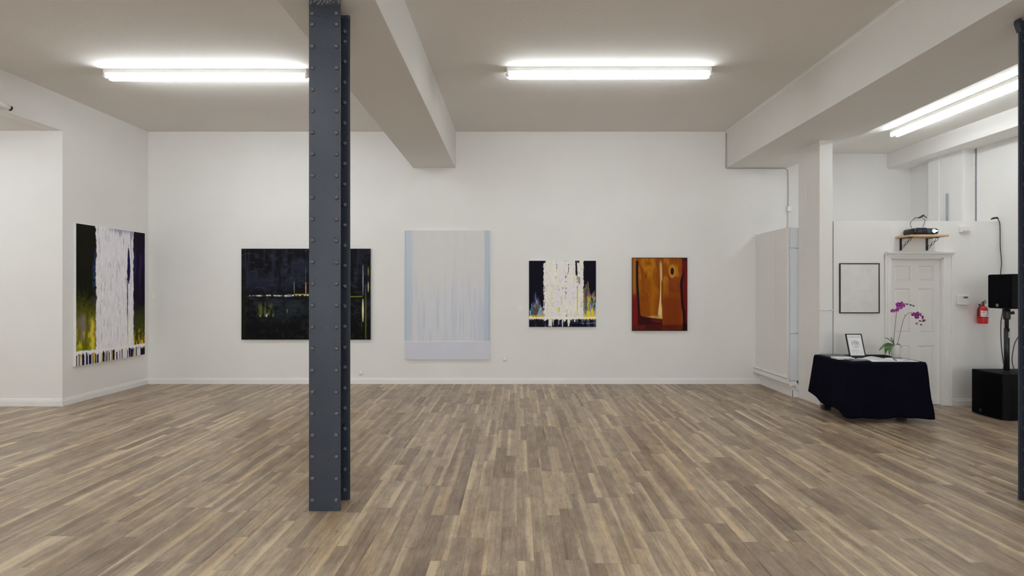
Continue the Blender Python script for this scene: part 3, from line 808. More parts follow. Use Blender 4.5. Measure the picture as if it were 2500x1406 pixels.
def make_painting(fn, loc, normal, W, H, T, edge, label):
    """stretched canvas: front grid carrying the pigment, folded edges, back"""
    img, hg = fn(); h, w_ = img.shape[:2]
    U, Vv = np.meshgrid(np.linspace(0, 1, w_), np.linspace(0, 1, h))
    if normal == 'y':      # faces -y
        X = (U - .5) * W; Y = -T - np.clip(hg, -.004, .006) ; Z = (.5 - Vv) * H
        c = [(-W/2, 0), (W/2, 0)]
        co = np.stack([X, Y * np.ones_like(U), Z], -1).reshape(-1, 3)
        back = [(-W/2, 0, H/2), (W/2, 0, H/2), (W/2, 0, -H/2), (-W/2, 0, -H/2)]
        front = [(-W/2, -T, H/2), (W/2, -T, H/2), (W/2, -T, -H/2), (-W/2, -T, -H/2)]
    else:                  # faces +x; u runs away from the camera
        X = T + np.clip(hg, -.004, .006); Y = (U - .5) * W; Z = (.5 - Vv) * H
        co = np.stack([X * np.ones_like(U), Y, Z], -1).reshape(-1, 3)
        back = [(0, -W/2, H/2), (0, W/2, H/2), (0, W/2, -H/2), (0, -W/2, -H/2)]
        front = [(T, -W/2, H/2), (T, W/2, H/2), (T, W/2, -H/2), (T, -W/2, -H/2)]
    n0 = h * w_
    co = np.vstack([co, np.array(back + front)])
    i = np.arange(h - 1)[:, None] * w_ + np.arange(w_ - 1)[None]
    f = np.stack([i, i + w_, i + w_ + 1, i + 1], -1).reshape(-1, 4)
    b, fr = n0, n0 + 4
    ex = np.array([[b + k, b + (k + 1) % 4, fr + (k + 1) % 4, fr + k] for k in range(4)] + [[b, b + 3, b + 2, b + 1]])
    f = np.vstack([f, ex])
    me = bpy.data.meshes.new('painting')
    me.vertices.add(len(co)); me.vertices.foreach_set('co', co.ravel())
    me.loops.add(f.size); me.loops.foreach_set('vertex_index', f.ravel().astype(np.int32))
    me.polygons.add(len(f)); me.polygons.foreach_set('loop_start', np.arange(0, f.size, 4, dtype=np.int32))
    mi = np.zeros(len(f), np.int32); mi[-5:] = 1
    me.materials.append(M['oil']); me.materials.append(edge)
    me.update(calc_edges=True); me.polygons.foreach_set('material_index', mi)
    sm = np.ones(len(f), bool); sm[-5:] = False; me.polygons.foreach_set('use_smooth', sm)
    at = me.color_attributes.new('pigment', 'FLOAT_COLOR', 'POINT')
    col = np.ones((len(co), 4)); im = np.clip(img.reshape(-1, 3), 0, 1); col[:n0, :3] = np.clip(im * ART_GAIN * im / (im + .005), 0, .92)
    at.data.foreach_set('color', col.ravel())
    me.validate(); me.update()
    o = bpy.data.objects.new('painting', me); C.objects.link(o); o.location = Vector(loc) + (Vector((0, -.003, 0)) if normal == 'y' else Vector((.003, 0, 0)))
    return tag(o, label, 'painting', 'abstract canvases on the gallery walls')
ART_GAIN = 1.2
S = 1250 / YB
def bx(x): return (x - 1262) * YB / 1250
def bz(y): return CAM_H - (y - 703) * YB / 1250
M['canvas_white'] = paint('primed_canvas_edge', (.84, .84, .84), .6, .03, 8)
M['canvas_black'] = paint('black_canvas_edge', (.02, .02, .022), .5, .1, 8)
M['canvas_brown'] = paint('dark_brown_canvas_edge', (.06, .02, .015), .5, .1, 8)
def hang(fn, x0, x1, y0, y1, edge, label, T=.038):
    k = (YB - T) / YB
    X0, X1 = bx(x0) * k, bx(x1) * k; Z1, Z0 = CAM_H + (bz(y0) - CAM_H) * k, CAM_H + (bz(y1) - CAM_H) * k
    make_painting(fn, ((X0 + X1) / 2, YB, (Z0 + Z1) / 2), 'y', X1 - X0, Z1 - Z0, T, edge, label)
make_painting(art_tall_waterfall, (XL, 7.755, 1.505), 'x', 1.31, 1.985, .045, M['canvas_white'],
              'tall abstract painting of white streaks between dark bands, on the left side wall')
hang(art_night, 589.5, 904, 607, 829, M['canvas_black'], 'wide near-black abstract painting with a thin broken white line, partly hidden by the steel column')
hang(art_pale, 988, 1196, 562.5, 877.5, M['canvas_white'], 'largest pale white and light blue abstract painting in the middle of the back wall')
hang(art_square_waterfall, 1291.5, 1455, 636.5, 798, M['canvas_white'], 'square abstract painting of cream streaks on black with yellow touches, right of the pale canvas')
hang(art_orange, 1543.5, 1678, 629, 807.5, M['canvas_brown'], 'small orange and brown abstract painting, rightmost on the back wall')

# ---------------------------------------------------------------- framed drawing beside the door
def scribble_mat():
    m, nt, b = newmat('speckled_drawing_paper')
    t = nt.nodes.new('ShaderNodeTexCoord').outputs['Object']
    a = noise(nt, t, 9, 5, .7).ramp(.45, .70); c = noise(nt, t, 60, 4, .7).ramp(.60, .68)
    big = noise(nt, t, 7, 2).ramp(.42, .62)
    wv = noise(nt, t, 26, 7, .8).ramp(.488, .50) * noise(nt, t, 26, 7, .8).ramp(.515, .503)
    col = mix(nt, a * .35, (.74, .725, .71), (.64, .63, .62))
    col = mix(nt, c * big * .45, col, (.36, .34, .33)); col = mix(nt, wv * big * .40, col, (.32, .30, .30))
    nt.links.new(col, b.inputs['Base Color']); b.inputs['Roughness'].default_value = .5
    return m
px0, px1, pz0, pz1 = 4.386, 4.930, 1.256, 1.938
fr = empty('framed_drawing', ((px0 + px1) / 2, YP, (pz0 + pz1) / 2), 'black framed pale grey speckled drawing on the wall left of the door', 'picture')
f = MB(); t_ = .014
f.box(px0, px1, YP - .014, YP, pz1 - t_, pz1).box(px0, px1, YP - .014, YP, pz0, pz0 + t_)
f.box(px0, px0 + t_, YP - .014, YP, pz0 + t_, pz1 - t_).box(px1 - t_, px1, YP - .014, YP, pz0 + t_, pz1 - t_)
f.build('frame', M['black'], fr, bevel=.001)
MB().box(px0 + t_, px1 - t_, YP - .010, YP - .001, pz0 + t_, pz1 - t_).build('drawing', scribble_mat(), fr)

# ---------------------------------------------------------------- table with black cloth
TX0, TX1, TY0, TY1, TZ = 3.935, 4.865, 6.07, 6.79, .715
tb = empty('table', ((TX0 + TX1) / 2, (TY0 + TY1) / 2, 0), 'black legged table hidden under the black cloth, beside the door', 'table')
MB().box(TX0 + .006, TX1 - .006, TY0 + .006, TY1 - .006, TZ - .035, TZ - .002).build('tabletop', M['black'], tb, bevel=.003)
for lx in (TX0 + .14, TX1 - .12):
    for ly in (TY0 + .26, TY1 - .03):
        l = MB().box(lx - .022, lx + .022, ly - .022, ly + .022, .02, TZ - .0351)
        l.box(lx - .045, lx + .045, ly - .045, ly + .03, 0, .05)
        l.build('leg', M['black'], tb, bevel=.004)
def make_cloth():
    b = MB(); rc = .018; pts = []
    def arc(cx, cy, a0):
        for k in range(7):
            a = a0 + k / 6 * PI / 2; pts.append((cx + rc * math.cos(a), cy + rc * math.sin(a), math.cos(a), math.sin(a), 1))
    def edge(x0, y0, x1, y1, nx, ny, n):
        for k in range(1, n):
            t = k / n; pts.append((x0 + (x1 - x0) * t, y0 + (y1 - y0) * t, nx, ny, 0))
    x0, x1, y0, y1 = TX0, TX1, TY0, TY1
    arc(x0 + rc, y0 + rc, PI); edge(x0 + rc, y0, x1 - rc, y0, 0, -1, 46)
    arc(x1 - rc, y0 + rc, 1.5 * PI); edge(x1, y0 + rc, x1, y1 - rc, 1, 0, 34)
    arc(x1 - rc, y1 - rc, 0); edge(x1 - rc, y1, x0 + rc, y1, 0, 1, 46)
    arc(x0 + rc, y1 - rc, .5 * PI); edge(x0, y1 - rc, x0, y0 + rc, -1, 0, 34)
    n = len(pts); K = 22; rows = []
    # arc length for folds
    s = 0; S_ = []
    for i, p in enumerate(pts):
        S_.append(s); q = pts[(i + 1) % n]; s += math.hypot(q[0] - p[0], q[1] - p[1]) + (.01 if p[4] else 0)
    def hem(p):
        x, y = p[0], p[1]; u = (x - x0) / (x1 - x0); v = (y - y0) / (y1 - y0)
        if p[3] < -.5: z = .058 + .006 * math.sin(u * 9 + 1) + .016 * math.exp(-((u - .62) / .09) ** 2)
        elif p[2] > .5: z = .085 + .06 * v
        elif p[2] < -.5: z = .07 + .13 * v + .03 * math.sin(v * 8)
        else: z = .24 - .02 * math.sin(u * 8)
        return z
    corners = [(x0, y0, .02), (x1, y0, .035), (x1, y1, .06), (x0, y1, .045)]
    for k in range(K + 1):
        t = k / K; ring = []
        for i, p in enumerate(pts):
            x, y, nx, ny, c = p
            zt = TZ + .003
            if k == 0: ring.append((x - nx * .006, y - ny * .006, zt)); continue
            drop = (zt - hem(p)) * t
            fl = 0
            for (cx, cy, am) in corners:
                d = math.hypot(x - cx, y - cy); fl += am * math.exp(-(d / .11) ** 2)
            side_f = .03 if nx < -.5 or nx > .5 else .022
            wv = math.sin(S_[i] * 19 + .6 * math.sin(S_[i] * 7)) * .55 + math.sin(S_[i] * 41 + 2) * .22
            out = .004 + side_f * t + (fl + wv * .012) * t ** 1.15
            if ny < -.5: out += .008 * math.sin(t * 9 + S_[i] * 6) * t
            zz = zt - drop - (.004 if k == 1 else 0)
            dn = math.hypot(nx, ny)
            ring.append((x + nx / dn * out, y + ny / dn * out, zz))
        rows.append(ring)
    vs = [q for r_ in rows for q in r_]
    fs = [(k * n + i, k * n + (i + 1) % n, (k + 1) * n + (i + 1) % n, (k + 1) * n + i) for k in range(K) for i in range(n)]
    b.add(vs, fs, 0, True); b.add(rows[0], [tuple(range(n))[::-1]], 0, False)
    o = b.build('tablecloth', M['cloth'], None, org=((x0 + x1) / 2, (y0 + y1) / 2, TZ))
    so = o.modifiers.new('thickness', 'SOLIDIFY'); so.thickness = .0018; so.offset = -1
    return tag(o, 'black cloth draped over the table in front of the door wall', 'tablecloth')
make_cloth()
TT = TZ + .0035

# things on the table ------------------------------------------------
def rbox(name, cx, cy, L, Wd, z0, z1, rz, mat, bev=.001):
    b = MB().box(-L / 2, L / 2, -Wd / 2, Wd / 2, 0, z1 - z0); o = b.build(name, mat, None, bevel=bev)
    o.location = (cx, cy, z0); o.rotation_euler = (0, 0, rz); return o
def make_book(cx, cy, L, Wd, z0, th, rz, cover, label, group):
    root = empty('book', (cx, cy, z0), label, 'book', group); root.rotation_euler = (0, 0, rz)
    c = MB().box(-L / 2, L / 2, -Wd / 2, Wd / 2, 0, .002).box(-L / 2, L / 2, -Wd / 2, Wd / 2, th - .002, th).box(-L / 2, -L / 2 + .003, -Wd / 2, Wd / 2, .002, th - .002)
    o = c.build('cover', cover); o.parent = root
    p = MB().box(-L / 2 + .0035, L / 2 - .004, -Wd / 2 + .004, Wd / 2 - .004, .0021, th - .0021).build('pages', M['paper']); p.parent = root
    return root
G = 'books at the left end of the table'
make_book(4.095, 6.585, .26, .25, TT, .016, .05, M['bookdark'], 'black book lying at the back left corner of the table', G)
make_book(4.06, 6.375, .21, .15, TT, .018, -.03, M['paper'], 'white covered book lying between the black book and the booklets', G)
make_book(4.115, 6.235, .19, .12, TT, .008, .12, M['bookdark'], 'dark charcoal booklet at the front left of the table, under the grey one', G)
make_book(4.165, 6.215, .18, .12, TT + .0085, .006, -.22, M['bookgrey'], 'grey booklet lying on the charcoal booklet beside the open pages', G)

# open guest book with lifted pages
gb = empty('open_book', (4.52, 6.24, TT), 'open white guest book with printed pages in front of the orchid', 'book')
def page(x0, x1, y0, y1, lift, skew, name):
    b = MB(); n = 16; top = []; bot = []
    for k in range(n + 1):
        t = k / n; x = x0 + (x1 - x0) * t
        z = .004 + lift(t)
        for y, s in ((y0, 0), (y1, 1)): top.append((x + skew * s, y, TT + z)); bot.append((x + skew * s, y, TT + .0005))
    m = len(top)
    fs = [(2 * k, 2 * k + 1, 2 * k + 3, 2 * k + 2) for k in range(n)]
    fb_ = [tuple(i + m for i in f_)[::-1] for f_ in fs]
    sd = [(2 * k, 2 * k + 2, 2 * k + 2 + m, 2 * k + m) for k in range(n)] + [(2 * k + 1, 2 * k + 1 + m, 2 * k + 3 + m, 2 * k + 3) for k in range(n)]
    sd += [(0, m, m + 1, 1), (2 * n, 2 * n + 1, 2 * n + 1 + m, 2 * n + m)]
    b.add(top + bot, fs + fb_ + sd, 0, False)
    return b.build(name, M['paper'], gb)
SPX = 4.545
page(4.245, SPX - .003, 6.11, 6.40, lambda t: .022 * math.sin(PI * min(1, max(0, (t - .25) / .75))) * (1 if t > .25 else 0) + .002, 0.0, 'left_pages')
page(SPX + .003, 4.80, 6.11, 6.37, lambda t: .010 * math.sin(PI * min(1, t / .6)) * (1 if t < .6 else 0) + .001, 0.0, 'right_pages')
pr = MB()
for k in range(7): pr.box(4.29, 4.29 + R.uniform(.10, .19), 6.15 + k * .03, 6.158 + k * .03, TT + .0285, TT + .029) if False else None
for k in range(6):
    y = 6.16 + k * .032; x0 = 4.62
    pr.box(x0, x0 + R.uniform(.06, .13), y, y + .009, TT + .0065, TT + .0075)
pr.build('printed_lines', M['greyprint'], gb)
# printing that follows the lifted page
pl = MB()
for k in range(7):
    y = 6.14 + k * .032; x0 = 4.335; x1 = x0 + R.uniform(.09, .15); n = 8; vs = []
    for q in range(n + 1):
        x = x0 + (x1 - x0) * q / n; t = (x - 4.245) / (SPX - .003 - 4.245)
        z = TT + .006 + (.022 * math.sin(PI * max(0, (t - .25) / .75)) if t > .25 else 0) + .0006
        vs += [(x, y, z), (x, y + .008, z)]
    pl.add(vs, [(2 * q, 2 * q + 1, 2 * q + 3, 2 * q + 2) for q in range(n)])
pl.build('printed_text', M['greyprint'], gb)
pen = empty('pen', (4.62, 6.17, TT + .016), 'thin black pen lying in the open guest book', 'pen')
a, b = Vector((4.553, 6.135, TT + .013)), Vector((4.588, 6.245, TT + .020))
MB().tube([a, a.lerp(b, .12), b], [.001, .0042, .0042], 10).build('barrel', M['black'], pen)
MB().tube([a.lerp(b, .72) + Vector((0, 0, .005)), b + Vector((0, 0, .005))], .0013, 6).build('clip', M['pipe'], pen)

# picture frame with poster leaning back
lean = math.atan2(.095, .30)
pf = empty('photo_frame', (4.335, 6.51, TT), 'small black framed white poster with a round drawing, standing on the table', 'picture frame')
FW, FH = .205, .305
q = MB().box(-FW/2, FW/2, -.008, .008, 0, .022).box(-FW/2, FW/2, -.008, .008, FH - .012, FH).box(-FW/2, -FW/2 + .012, -.008, .008, .022, FH - .012).box(FW/2 - .012, FW/2, -.008, .008, .022, FH - .012)
o = q.build('frame', M['black'], None, bevel=.001); o.parent = pf; o.rotation_euler = (-lean, 0, 0)
o = MB().box(-FW/2 + .012, FW/2 - .012, -.003, .004, .022, FH - .012).build('poster', M['paper']); o.parent = pf; o.rotation_euler = (-lean, 0, 0)
o = MB().prism([(-.03, 0), (.03, 0), (.02, .2), (-.02, .2)], -.002, .002, 'y').build('easel_back', M['black']); o.parent = pf
o.location = (0, .125, 0); o.rotation_euler = (.22, 0, 0)
def on_poster(o, x, z):   # place a mesh that was built flat in xy onto the leaning poster
    o.parent = pf; o.rotation_euler = (PI / 2 - lean, 0, 0)
    n = Vector((0, -math.cos(lean), math.sin(lean))); u = Vector((0, math.sin(lean), math.cos(lean)))
    o.location = Vector((x, 0, 0)) + u * z + n * .0036
def ptext(body, width, z, mat, size=.02, space=1.0, x=0):
    o = text_mesh(body, 'lettering', size, mat, pf, (0, 0, 0), (0, 0, 0), width, .0002, space); on_poster(o, x, z)
ptext('HORRINEN', .135, .262, M['ink'], .02, 1.5)
ptext('EXHIBITION NOV 12 - 14', .125, .085, M['ink'], .01, 1.05)
ptext('12', .012, .060, M['greyprint'], x=-.045); ptext('13', .012, .060, M['ink'], x=0); ptext('14', .012, .064, M['greyprint'], x=.045)
sc_ = MB(); rr = random.Random(3); Rd = .0505
def seg2(pts, w=.0011):
    for (xa, ya), (xb, yb) in zip(pts[:-1], pts[1:]):
        d = Vector((xb - xa, yb - ya)); 
        if d.length < 1e-6: continue
        nn = Vector((-d.y, d.x)).normalized() * w / 2
        sc_.add([(xa + nn.x, ya + nn.y, 0), (xb + nn.x, yb + nn.y, 0), (xb - nn.x, yb - nn.y, 0), (xa - nn.x, ya - nn.y, 0)], [(0, 1, 2, 3)])
seg2([(Rd * math.cos(a * PI / 24), Rd * 1.02 * math.sin(a * PI / 24)) for a in range(49)], .0022)
for k in range(85):
    a = rr.uniform(0, 2 * PI); d = Rd * math.sqrt(rr.uniform(0, .82)); cx, cy = d * math.cos(a), d * math.sin(a)
    r0 = rr.uniform(.003, .008); a0 = rr.uniform(0, 6); n = 8
    seg2([(cx + r0 * math.cos(a0 + i * .6), cy + r0 * rr.uniform(.7, 1.1) * math.sin(a0 + i * .6)) for i in range(n)], rr.choice((.0008, .0012, .0018)))
so = sc_.build('round_drawing', M['greyprint'], weld=False); on_poster(so, .002, .170)

# orchid -------------------------------------------------------------
OY = 6.50
def ox(x): return (x - 1262) * OY / 1250
def oz(y): return CAM_H - (y - 703) * OY / 1250
orc = empty('potted_orchid', (ox(2187), OY, TT), 'potted magenta orchid with two arching stems in a white pot', 'plant')
pc = (ox(2186.5), OY, TT)
MB().lathe([(.044, 0), (.046, .004), (.054, .148), (.056, .155), (.050, .155), (.048, .14)], pc, 32).build('pot', M['pot'], orc)
MB().lathe([(.0478, .10), (.0475, .141), (.03, .148), (.001, .150)], pc, 20).build('bark', M['moss'], orc)
def leaf(p0, p1, p2, wd, name='leaf'):
    """curved blade from p0 over p1 to p2, folded along its midrib"""
    b = MB(); n = 14; P = [Vector(p) for p in (p0, p1, p2)]; vs = []
    for k in range(n + 1):
        t = k / n; c = P[0] * (1 - t) ** 2 + P[1] * 2 * t * (1 - t) + P[2] * t * t
        d = ((P[1] - P[0]) * (1 - t) + (P[2] - P[1]) * t).normalized()
        sdir = d.cross(Vector((0, -.55, .85))).normalized()
        up = sdir.cross(d).normalized()
        ww = wd * (math.sin(PI * (t * .93 + .07) ** .85) ** .6 if t < .99 else .15)
        for s in (-1, -.5, 0, .5, 1): vs.append(c + sdir * ww * s + up * (abs(s) * ww * .28))
    fs = [(k * 5 + j, k * 5 + j + 1, (k + 1) * 5 + j + 1, (k + 1) * 5 + j) for k in range(n) for j in range(4)]
    b.add(vs, fs, 0, True); o = b.build(name, M['leaf'], orc)
    s = o.modifiers.new('thickness', 'SOLIDIFY'); s.thickness = .002
    return o
def op(x, y, dy=0.0):
    """a point of the plant seen at a given place, dy nearer or further"""
    Yq = OY + dy; return ((x - 1262) * Yq / 1250, Yq, CAM_H - (y - 703) * Yq / 1250)
leaf(op(2184, 843), op(2172, 828, -.02), op(2160, 825, -.05), .022)
leaf(op(2181, 842), op(2164, 835, -.03), op(2146, 856, -.08), .022)
leaf(op(2181, 842), op(2164, 838, -.07), op(2161, 865, -.09), .024)
leaf(op(2182, 843), op(2170, 838, -.09), op(2171, 867, -.10), .022)
leaf(op(2188, 841), op(2196, 838, -.03), op(2201, 850, -.02), .012)
leaf(op(2183, 842), op(2177, 826, .03), op(2174, 823, .06), .010)
def stem(pts, r, name='stem'): return MB().tube(qb(pts, 6), r, 8).build(name, M['stem'], orc)
s1 = stem([op(2182, 843), op(2183, 820), op(2186, 790), op(2188, 770), op(2190, 757), op(2197, 744), op(2206, 741), op(2217, 742), op(2225, 744), op(2231, 747)], .0027)
s2 = stem([op(2191, 840), op(2196, 820), op(2201, 798), op(2206, 780), op(2212, 769), op(2222, 763), op(2232, 763), op(2242, 765), op(2250, 771), op(2254, 780), op(2250, 786)], .0027)
MB().tube([op(2209.5, 772), op(2209.5, 767)], [.0025, .001], 6).build('stem_node', M['stem'], orc)
MB().tube([op(2253, 780), op(2243, 786), op(2238, 790)], .0018, 6).build('stem_tip', M['stem'], orc)
pmesh = None
def flower(c, size, nrm, name='flower'):
    """five petals round a lip"""
    b = MB(); c = Vector(c); nrm = Vector(nrm).normalized()
    a = nrm.cross(Vector((0, 0, 1)));  a = a.normalized() if a.length > .1 else Vector((1, 0, 0)); u = a.cross(nrm)
    for k, (ang, ln, wd) in enumerate(((90, 1, .42), (90 + 68, 1.02, .62), (90 - 68, 1.02, .62), (215, .95, .40), (325, .95, .40))):
        an = math.radians(ang); d = a * math.cos(an) + u * math.sin(an); e = nrm.cross(d)
        vs = []; n = 6
        for i in range(n + 1):
            t = i / n; w0 = wd * size * math.sin(PI * (.06 + .90 * t) ** .8) ** .7
            p = c + d * (ln * size * t) + nrm * (.22 * size * math.sin(PI * t * .9))
            for s in (-1, 0, 1): vs.append(p + e * w0 * s - nrm * (.10 * size * abs(s)))
        b.add(vs, [(i * 3 + j, i * 3 + j + 1, i * 3 + j + 4, i * 3 + j + 3) for i in range(n) for j in range(2)], 0, True)
    b.lathe([(.001, 0), (size * .16, size * .08), (size * .20, size * .22), (size * .05, size * .40)], c, 8, 1, nrm)
    return b.build(name, [M['petal'], M['throat']], orc)
rf = random.Random(11)
for (x, y, sz, dy) in ((2193, 744, .036, -.02), (2201, 742, .036, -.035), (2198, 750, .034, -.03), (2204, 746, .03, -.02), (2190, 757, .028, -.03), (2180, 759, .028, -.02), (2194, 752, .026, -.04)):
    flower(op(x, y, dy), sz, (rf.uniform(-.5, .5), -1, rf.uniform(-.3, .3)))
for (x, y, sz, dy, nr) in ((2231, 768, .030, -.02, (-.4, -1, -.5)), (2238, 771, .034, -.03, (0, -1, -.6)), (2241, 766, .032, -.02, (.3, -1, .2)), (2248, 769, .030, -.02, (.5, -.8, .1)), (2252, 775, .030, -.02, (1, -.4, -.3)), (2239, 776, .026, -.02, (0, -.8, -.9)), (2255, 783, .026, -.01, (1, -.1, -.8))):
    flower(op(x, y, dy), sz, nr)
def bud(x, y, s=.010): MB().lathe([(.001, -s * 1.3), (s * .8, -s * .6), (s, 0), (s * .7, s * .8), (.001, s * 1.4)], op(x, y, -.004), 10, 0, (.5, -.3, -.4)).build('bud', M['bud'], orc)
for x, y in ((2214, 742.5), (2223, 744.5), (2230, 746.5), (2246, 783), (2237.5, 790), (2248.5, 792.5)): bud(x, y)

# ---------------------------------------------------------------- projector shelf
SX0, SX1, SY, SZ = 5.148, 5.66, 6.705, 2.275
MB_ = MB().box(SX0, SX1, SY, YP - .001, SZ, SZ + .026)
tag(MB_.build('wall_shelf', M['wood'], bevel=.002, org=((SX0 + SX1) / 2, YP, SZ)), 'light pine shelf on two black brackets above the door', 'shelf')
def bracket(x, label):
    root = empty('shelf_bracket', (x, YP, SZ), label, 'bracket', 'ornate brackets under the projector shelf')
    MB().box(x - .014, x + .014, YP - .008, YP - .0005, SZ - .165, SZ).build('wall_bar', M['black'], root, bevel=.001)
    MB().box(x - .014, x + .014, SY + .06, YP - .008, SZ - .008, SZ - .0005).build('arm', M['black'], root, bevel=.001)
    p0 = Vector((x, YP - .012, SZ - .140)); p1 = Vector((x, SY + .075, SZ - .012)); d = p1 - p0; pr_ = Vector((0, d.z, -d.y)).normalized()
    for sg in (1, -1):
        pts = []
        for k in range(37):
            t = k / 36; pts.append(p0 + d * t + pr_ * sg * .016 * math.sin(3 * PI * t) + Vector((sg * .004 * math.cos(3 * PI * t), 0, 0)))
        MB().tube(pts, .0032, 8).build('twisted_bar', M['black'], root)
bracket(5.222, 'left of the two black twisted brackets under the projector shelf')
bracket(5.578, 'right of the two black twisted brackets under the projector shelf')

# projector
PX0, PX1, PY0, PY1, PZ = 5.205, 5.545, 6.712, 6.925, SZ + .027
pj = empty('projector', ((PX0 + PX1) / 2, (PY0 + PY1) / 2, PZ), 'black projector switched on, with glowing lens, on the pine shelf', 'projector')
pb = MB(); rc = .035; poly = []
for cx, cy, a0 in ((PX1 - rc, PY1 - rc, 0), (PX0 + rc, PY1 - rc, 90), (PX0 + rc, PY0 + rc, 180), (PX1 - rc, PY0 + rc, 270)):
    for k in range(7): a = math.radians(a0 + k * 15); poly.append((cx + rc * math.cos(a), cy + rc * math.sin(a)))
nP = len(poly); mx, my = (PX0 + PX1) / 2, (PY0 + PY1) / 2; lv = []
for (z, k) in ((.008, .93), (.02, .99), (.045, 1.0), (.070, .97), (.082, .88)):
    lv.append([(mx + (x - mx) * k, my + (y - my) * k, PZ + z) for x, y in poly])
vs = [p for r_ in lv for p in r_]
pb.add(vs, [(k * nP + i, k * nP + (i + 1) % nP, (k + 1) * nP + (i + 1) % nP, (k + 1) * nP + i) for k in range(4) for i in range(nP)], 0, True)
pb.add(lv[0], [tuple(range(nP))[::-1]]); pb.add(lv[-1], [tuple(range(nP))])
M['projbody'] = paint('glossy_black_plastic', (.008, .008, .01), .15, .1, 10)
pb.build('body', M['projbody'], pj)
for fx_ in (PX0 + .05, PX1 - .05):
    for fy_ in (PY0 + .05, PY1 - .04): MB().lathe([(.010, 0), (.010, .009)], (fx_, fy_, PZ), 12).build('foot', M['black'], pj)
MB().box(PX0 + .08, PX1 - .11, my - .06, my + .06, PZ + .0821, PZ + .094).build('top_cover', M['black'], pj, bevel=.004)
fyy = PY0 - .001
MB().box(PX0 + .18, PX1 - .03, fyy, fyy + .01, PZ + .022, PZ + .066).build('lens_bay', M['lcd'], pj, bevel=.003)
MB().lathe([(.028, 0), (.028, .010), (.025, .013)], (PX1 - .085, fyy, PZ + .044), 20, 0, (0, -1, 0)).build('lens_ring', M['pipe'], pj)
MB().lathe([(.024, 0), (.0225, .004), (.012, .008), (.001, .009)], (PX1 - .085, fyy - .012, PZ + .044), 18, 0, (0, -1, 0)).build('lens', M['lens'], pj)
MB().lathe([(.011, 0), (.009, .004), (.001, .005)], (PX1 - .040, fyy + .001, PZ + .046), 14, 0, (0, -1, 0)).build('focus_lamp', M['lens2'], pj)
for k in range(9): MB().box(PX0 + .015 + k * .011, PX0 + .020 + k * .011, PY0 + .0005 - .002, PY0 + .006, PZ + .028, PZ + .060).build('vent_slat', M['lcd'], pj) if k > 2 else None
MB().box(5.437 - .03, 5.437 - .012, my - .066, my - .055, PZ + .083, PZ + .092).build('status_light', M['led'], pj)
# cables of the projector
def pp(x, y, Y): return ((x - 1262) * Y / 1250, Y, CAM_H - (y - 703) * Y / 1250)
cb = empty('projector_cable', pp(2250, 530, 6.95), 'looped black power cable rising from the projector over the wall top', 'cable')
MB().tube(qb([pp(2226, 556, 6.80), pp(2222.5, 549, 6.84), pp(2223, 543, 6.88), pp(2228, 537, 6.92), pp(2236, 532.5, 6.94), pp(2243, 531, 6.95)]), .0033, 8).build('loop', M['cable'], cb)
MB().tube(qb([pp(2229, 536, 6.90), pp(2233, 532, 6.91), pp(2238, 530, 6.93), pp(2241, 532, 6.95)]), .0024, 8).build('tie', M['cable'], cb)
MB().tube(qb([pp(2253, 555, 6.84), pp(2256, 546, 6.88), pp(2258, 539, 6.92), pp(2256, 534, 6.94), pp(2250, 531, 6.95)]), .0033, 8).build('tail', M['cable'], cb)
MB().tube([pp(2242, 532, 6.945), pp(2247, 530, 6.95), pp(2254, 526, 6.96), pp(2256, 525, 6.96)], [.007, .013, .014, .008], 8).build('plug', M['black'], cb)
MB().tube(qb([pp(2254, 527, 6.96), pp(2259, 529, 6.97), pp(2262, 532, 6.98)]), .006, 8).build('plug_lead', M['black'], cb)

# ---------------------------------------------------------------- small fittings on the door wall
al = empty('wall_alarm_box', (6.075, YP, 2.395), 'small white alarm box on the wall right of the projector', 'alarm')
MB().box(6.012, 6.140, YP - .045, YP - .0005, 2.352, 2.438).build('case', M['plastic'], al, bevel=.008)
MB().box(6.03, 6.122, YP - .050, YP - .0451, 2.368, 2.374).build('grille', M['wcable'], al)
th = empty('thermostat', (6.056, YP, 1.436), 'white thermostat with a small grey display right of the door', 'thermostat')
MB().box(5.972, 6.140, YP - .030, YP - .0005, 1.372, 1.504).build('case', M['plastic'], th, bevel=.006)
MB().box(6.055, 6.112, YP - .032, YP - .0301, 1.462, 1.482).build('display', M['lcd'], th)
MB().box(5.978, 6.134, YP - .036, YP - .0301, 1.374, 1.384).build('bottom_flap', M['plastic'], th, bevel=.002)

# fire extinguisher
EX, EY, EZ = 6.262, 6.885, 1.122
ex = empty('fire_extinguisher', (EX, YP, EZ), 'red fire extinguisher with white label hanging on the wall', 'fire extinguisher')
MB().lathe([(.050, 0), (.057, .006), (.058, .012), (.058, .185), (.052, .210), (.036, .228), (.020, .236), (.018, .245)], (EX, EY, EZ), 28).build('cylinder', M['red'], ex)
lb = MB(); vs = []
for k in range(13):
    a = math.radians(-150 + k * 10 + 0); 
    for z in (.095, .175): vs.append((EX + .0586 * math.cos(a), EY + .0586 * math.sin(a), EZ + z))
lb.add(vs, [(2 * k, 2 * k + 1, 2 * k + 3, 2 * k + 2) for k in range(12)], 0, True); lb.build('label', M['paper'], ex)
MB().lathe([(.0595, .078), (.0595, .086)], (EX, EY, EZ), 28).build('strap', M['black'], ex)
def label_print(rows_, name):
    li = MB()
    for (zz, a0, a1) in rows_:
        vs = []
        for q in range(5):
            a = math.radians(a0 + (a1 - a0) * q / 4)
            for z in (zz, zz + .0045): vs.append((EX + .0590 * math.cos(a), EY + .0590 * math.sin(a), EZ + z))
        li.add(vs, [(2 * q, 2 * q + 1, 2 * q + 3, 2 * q + 2) for q in range(4)])
    li.build(name, M['ink'], ex)
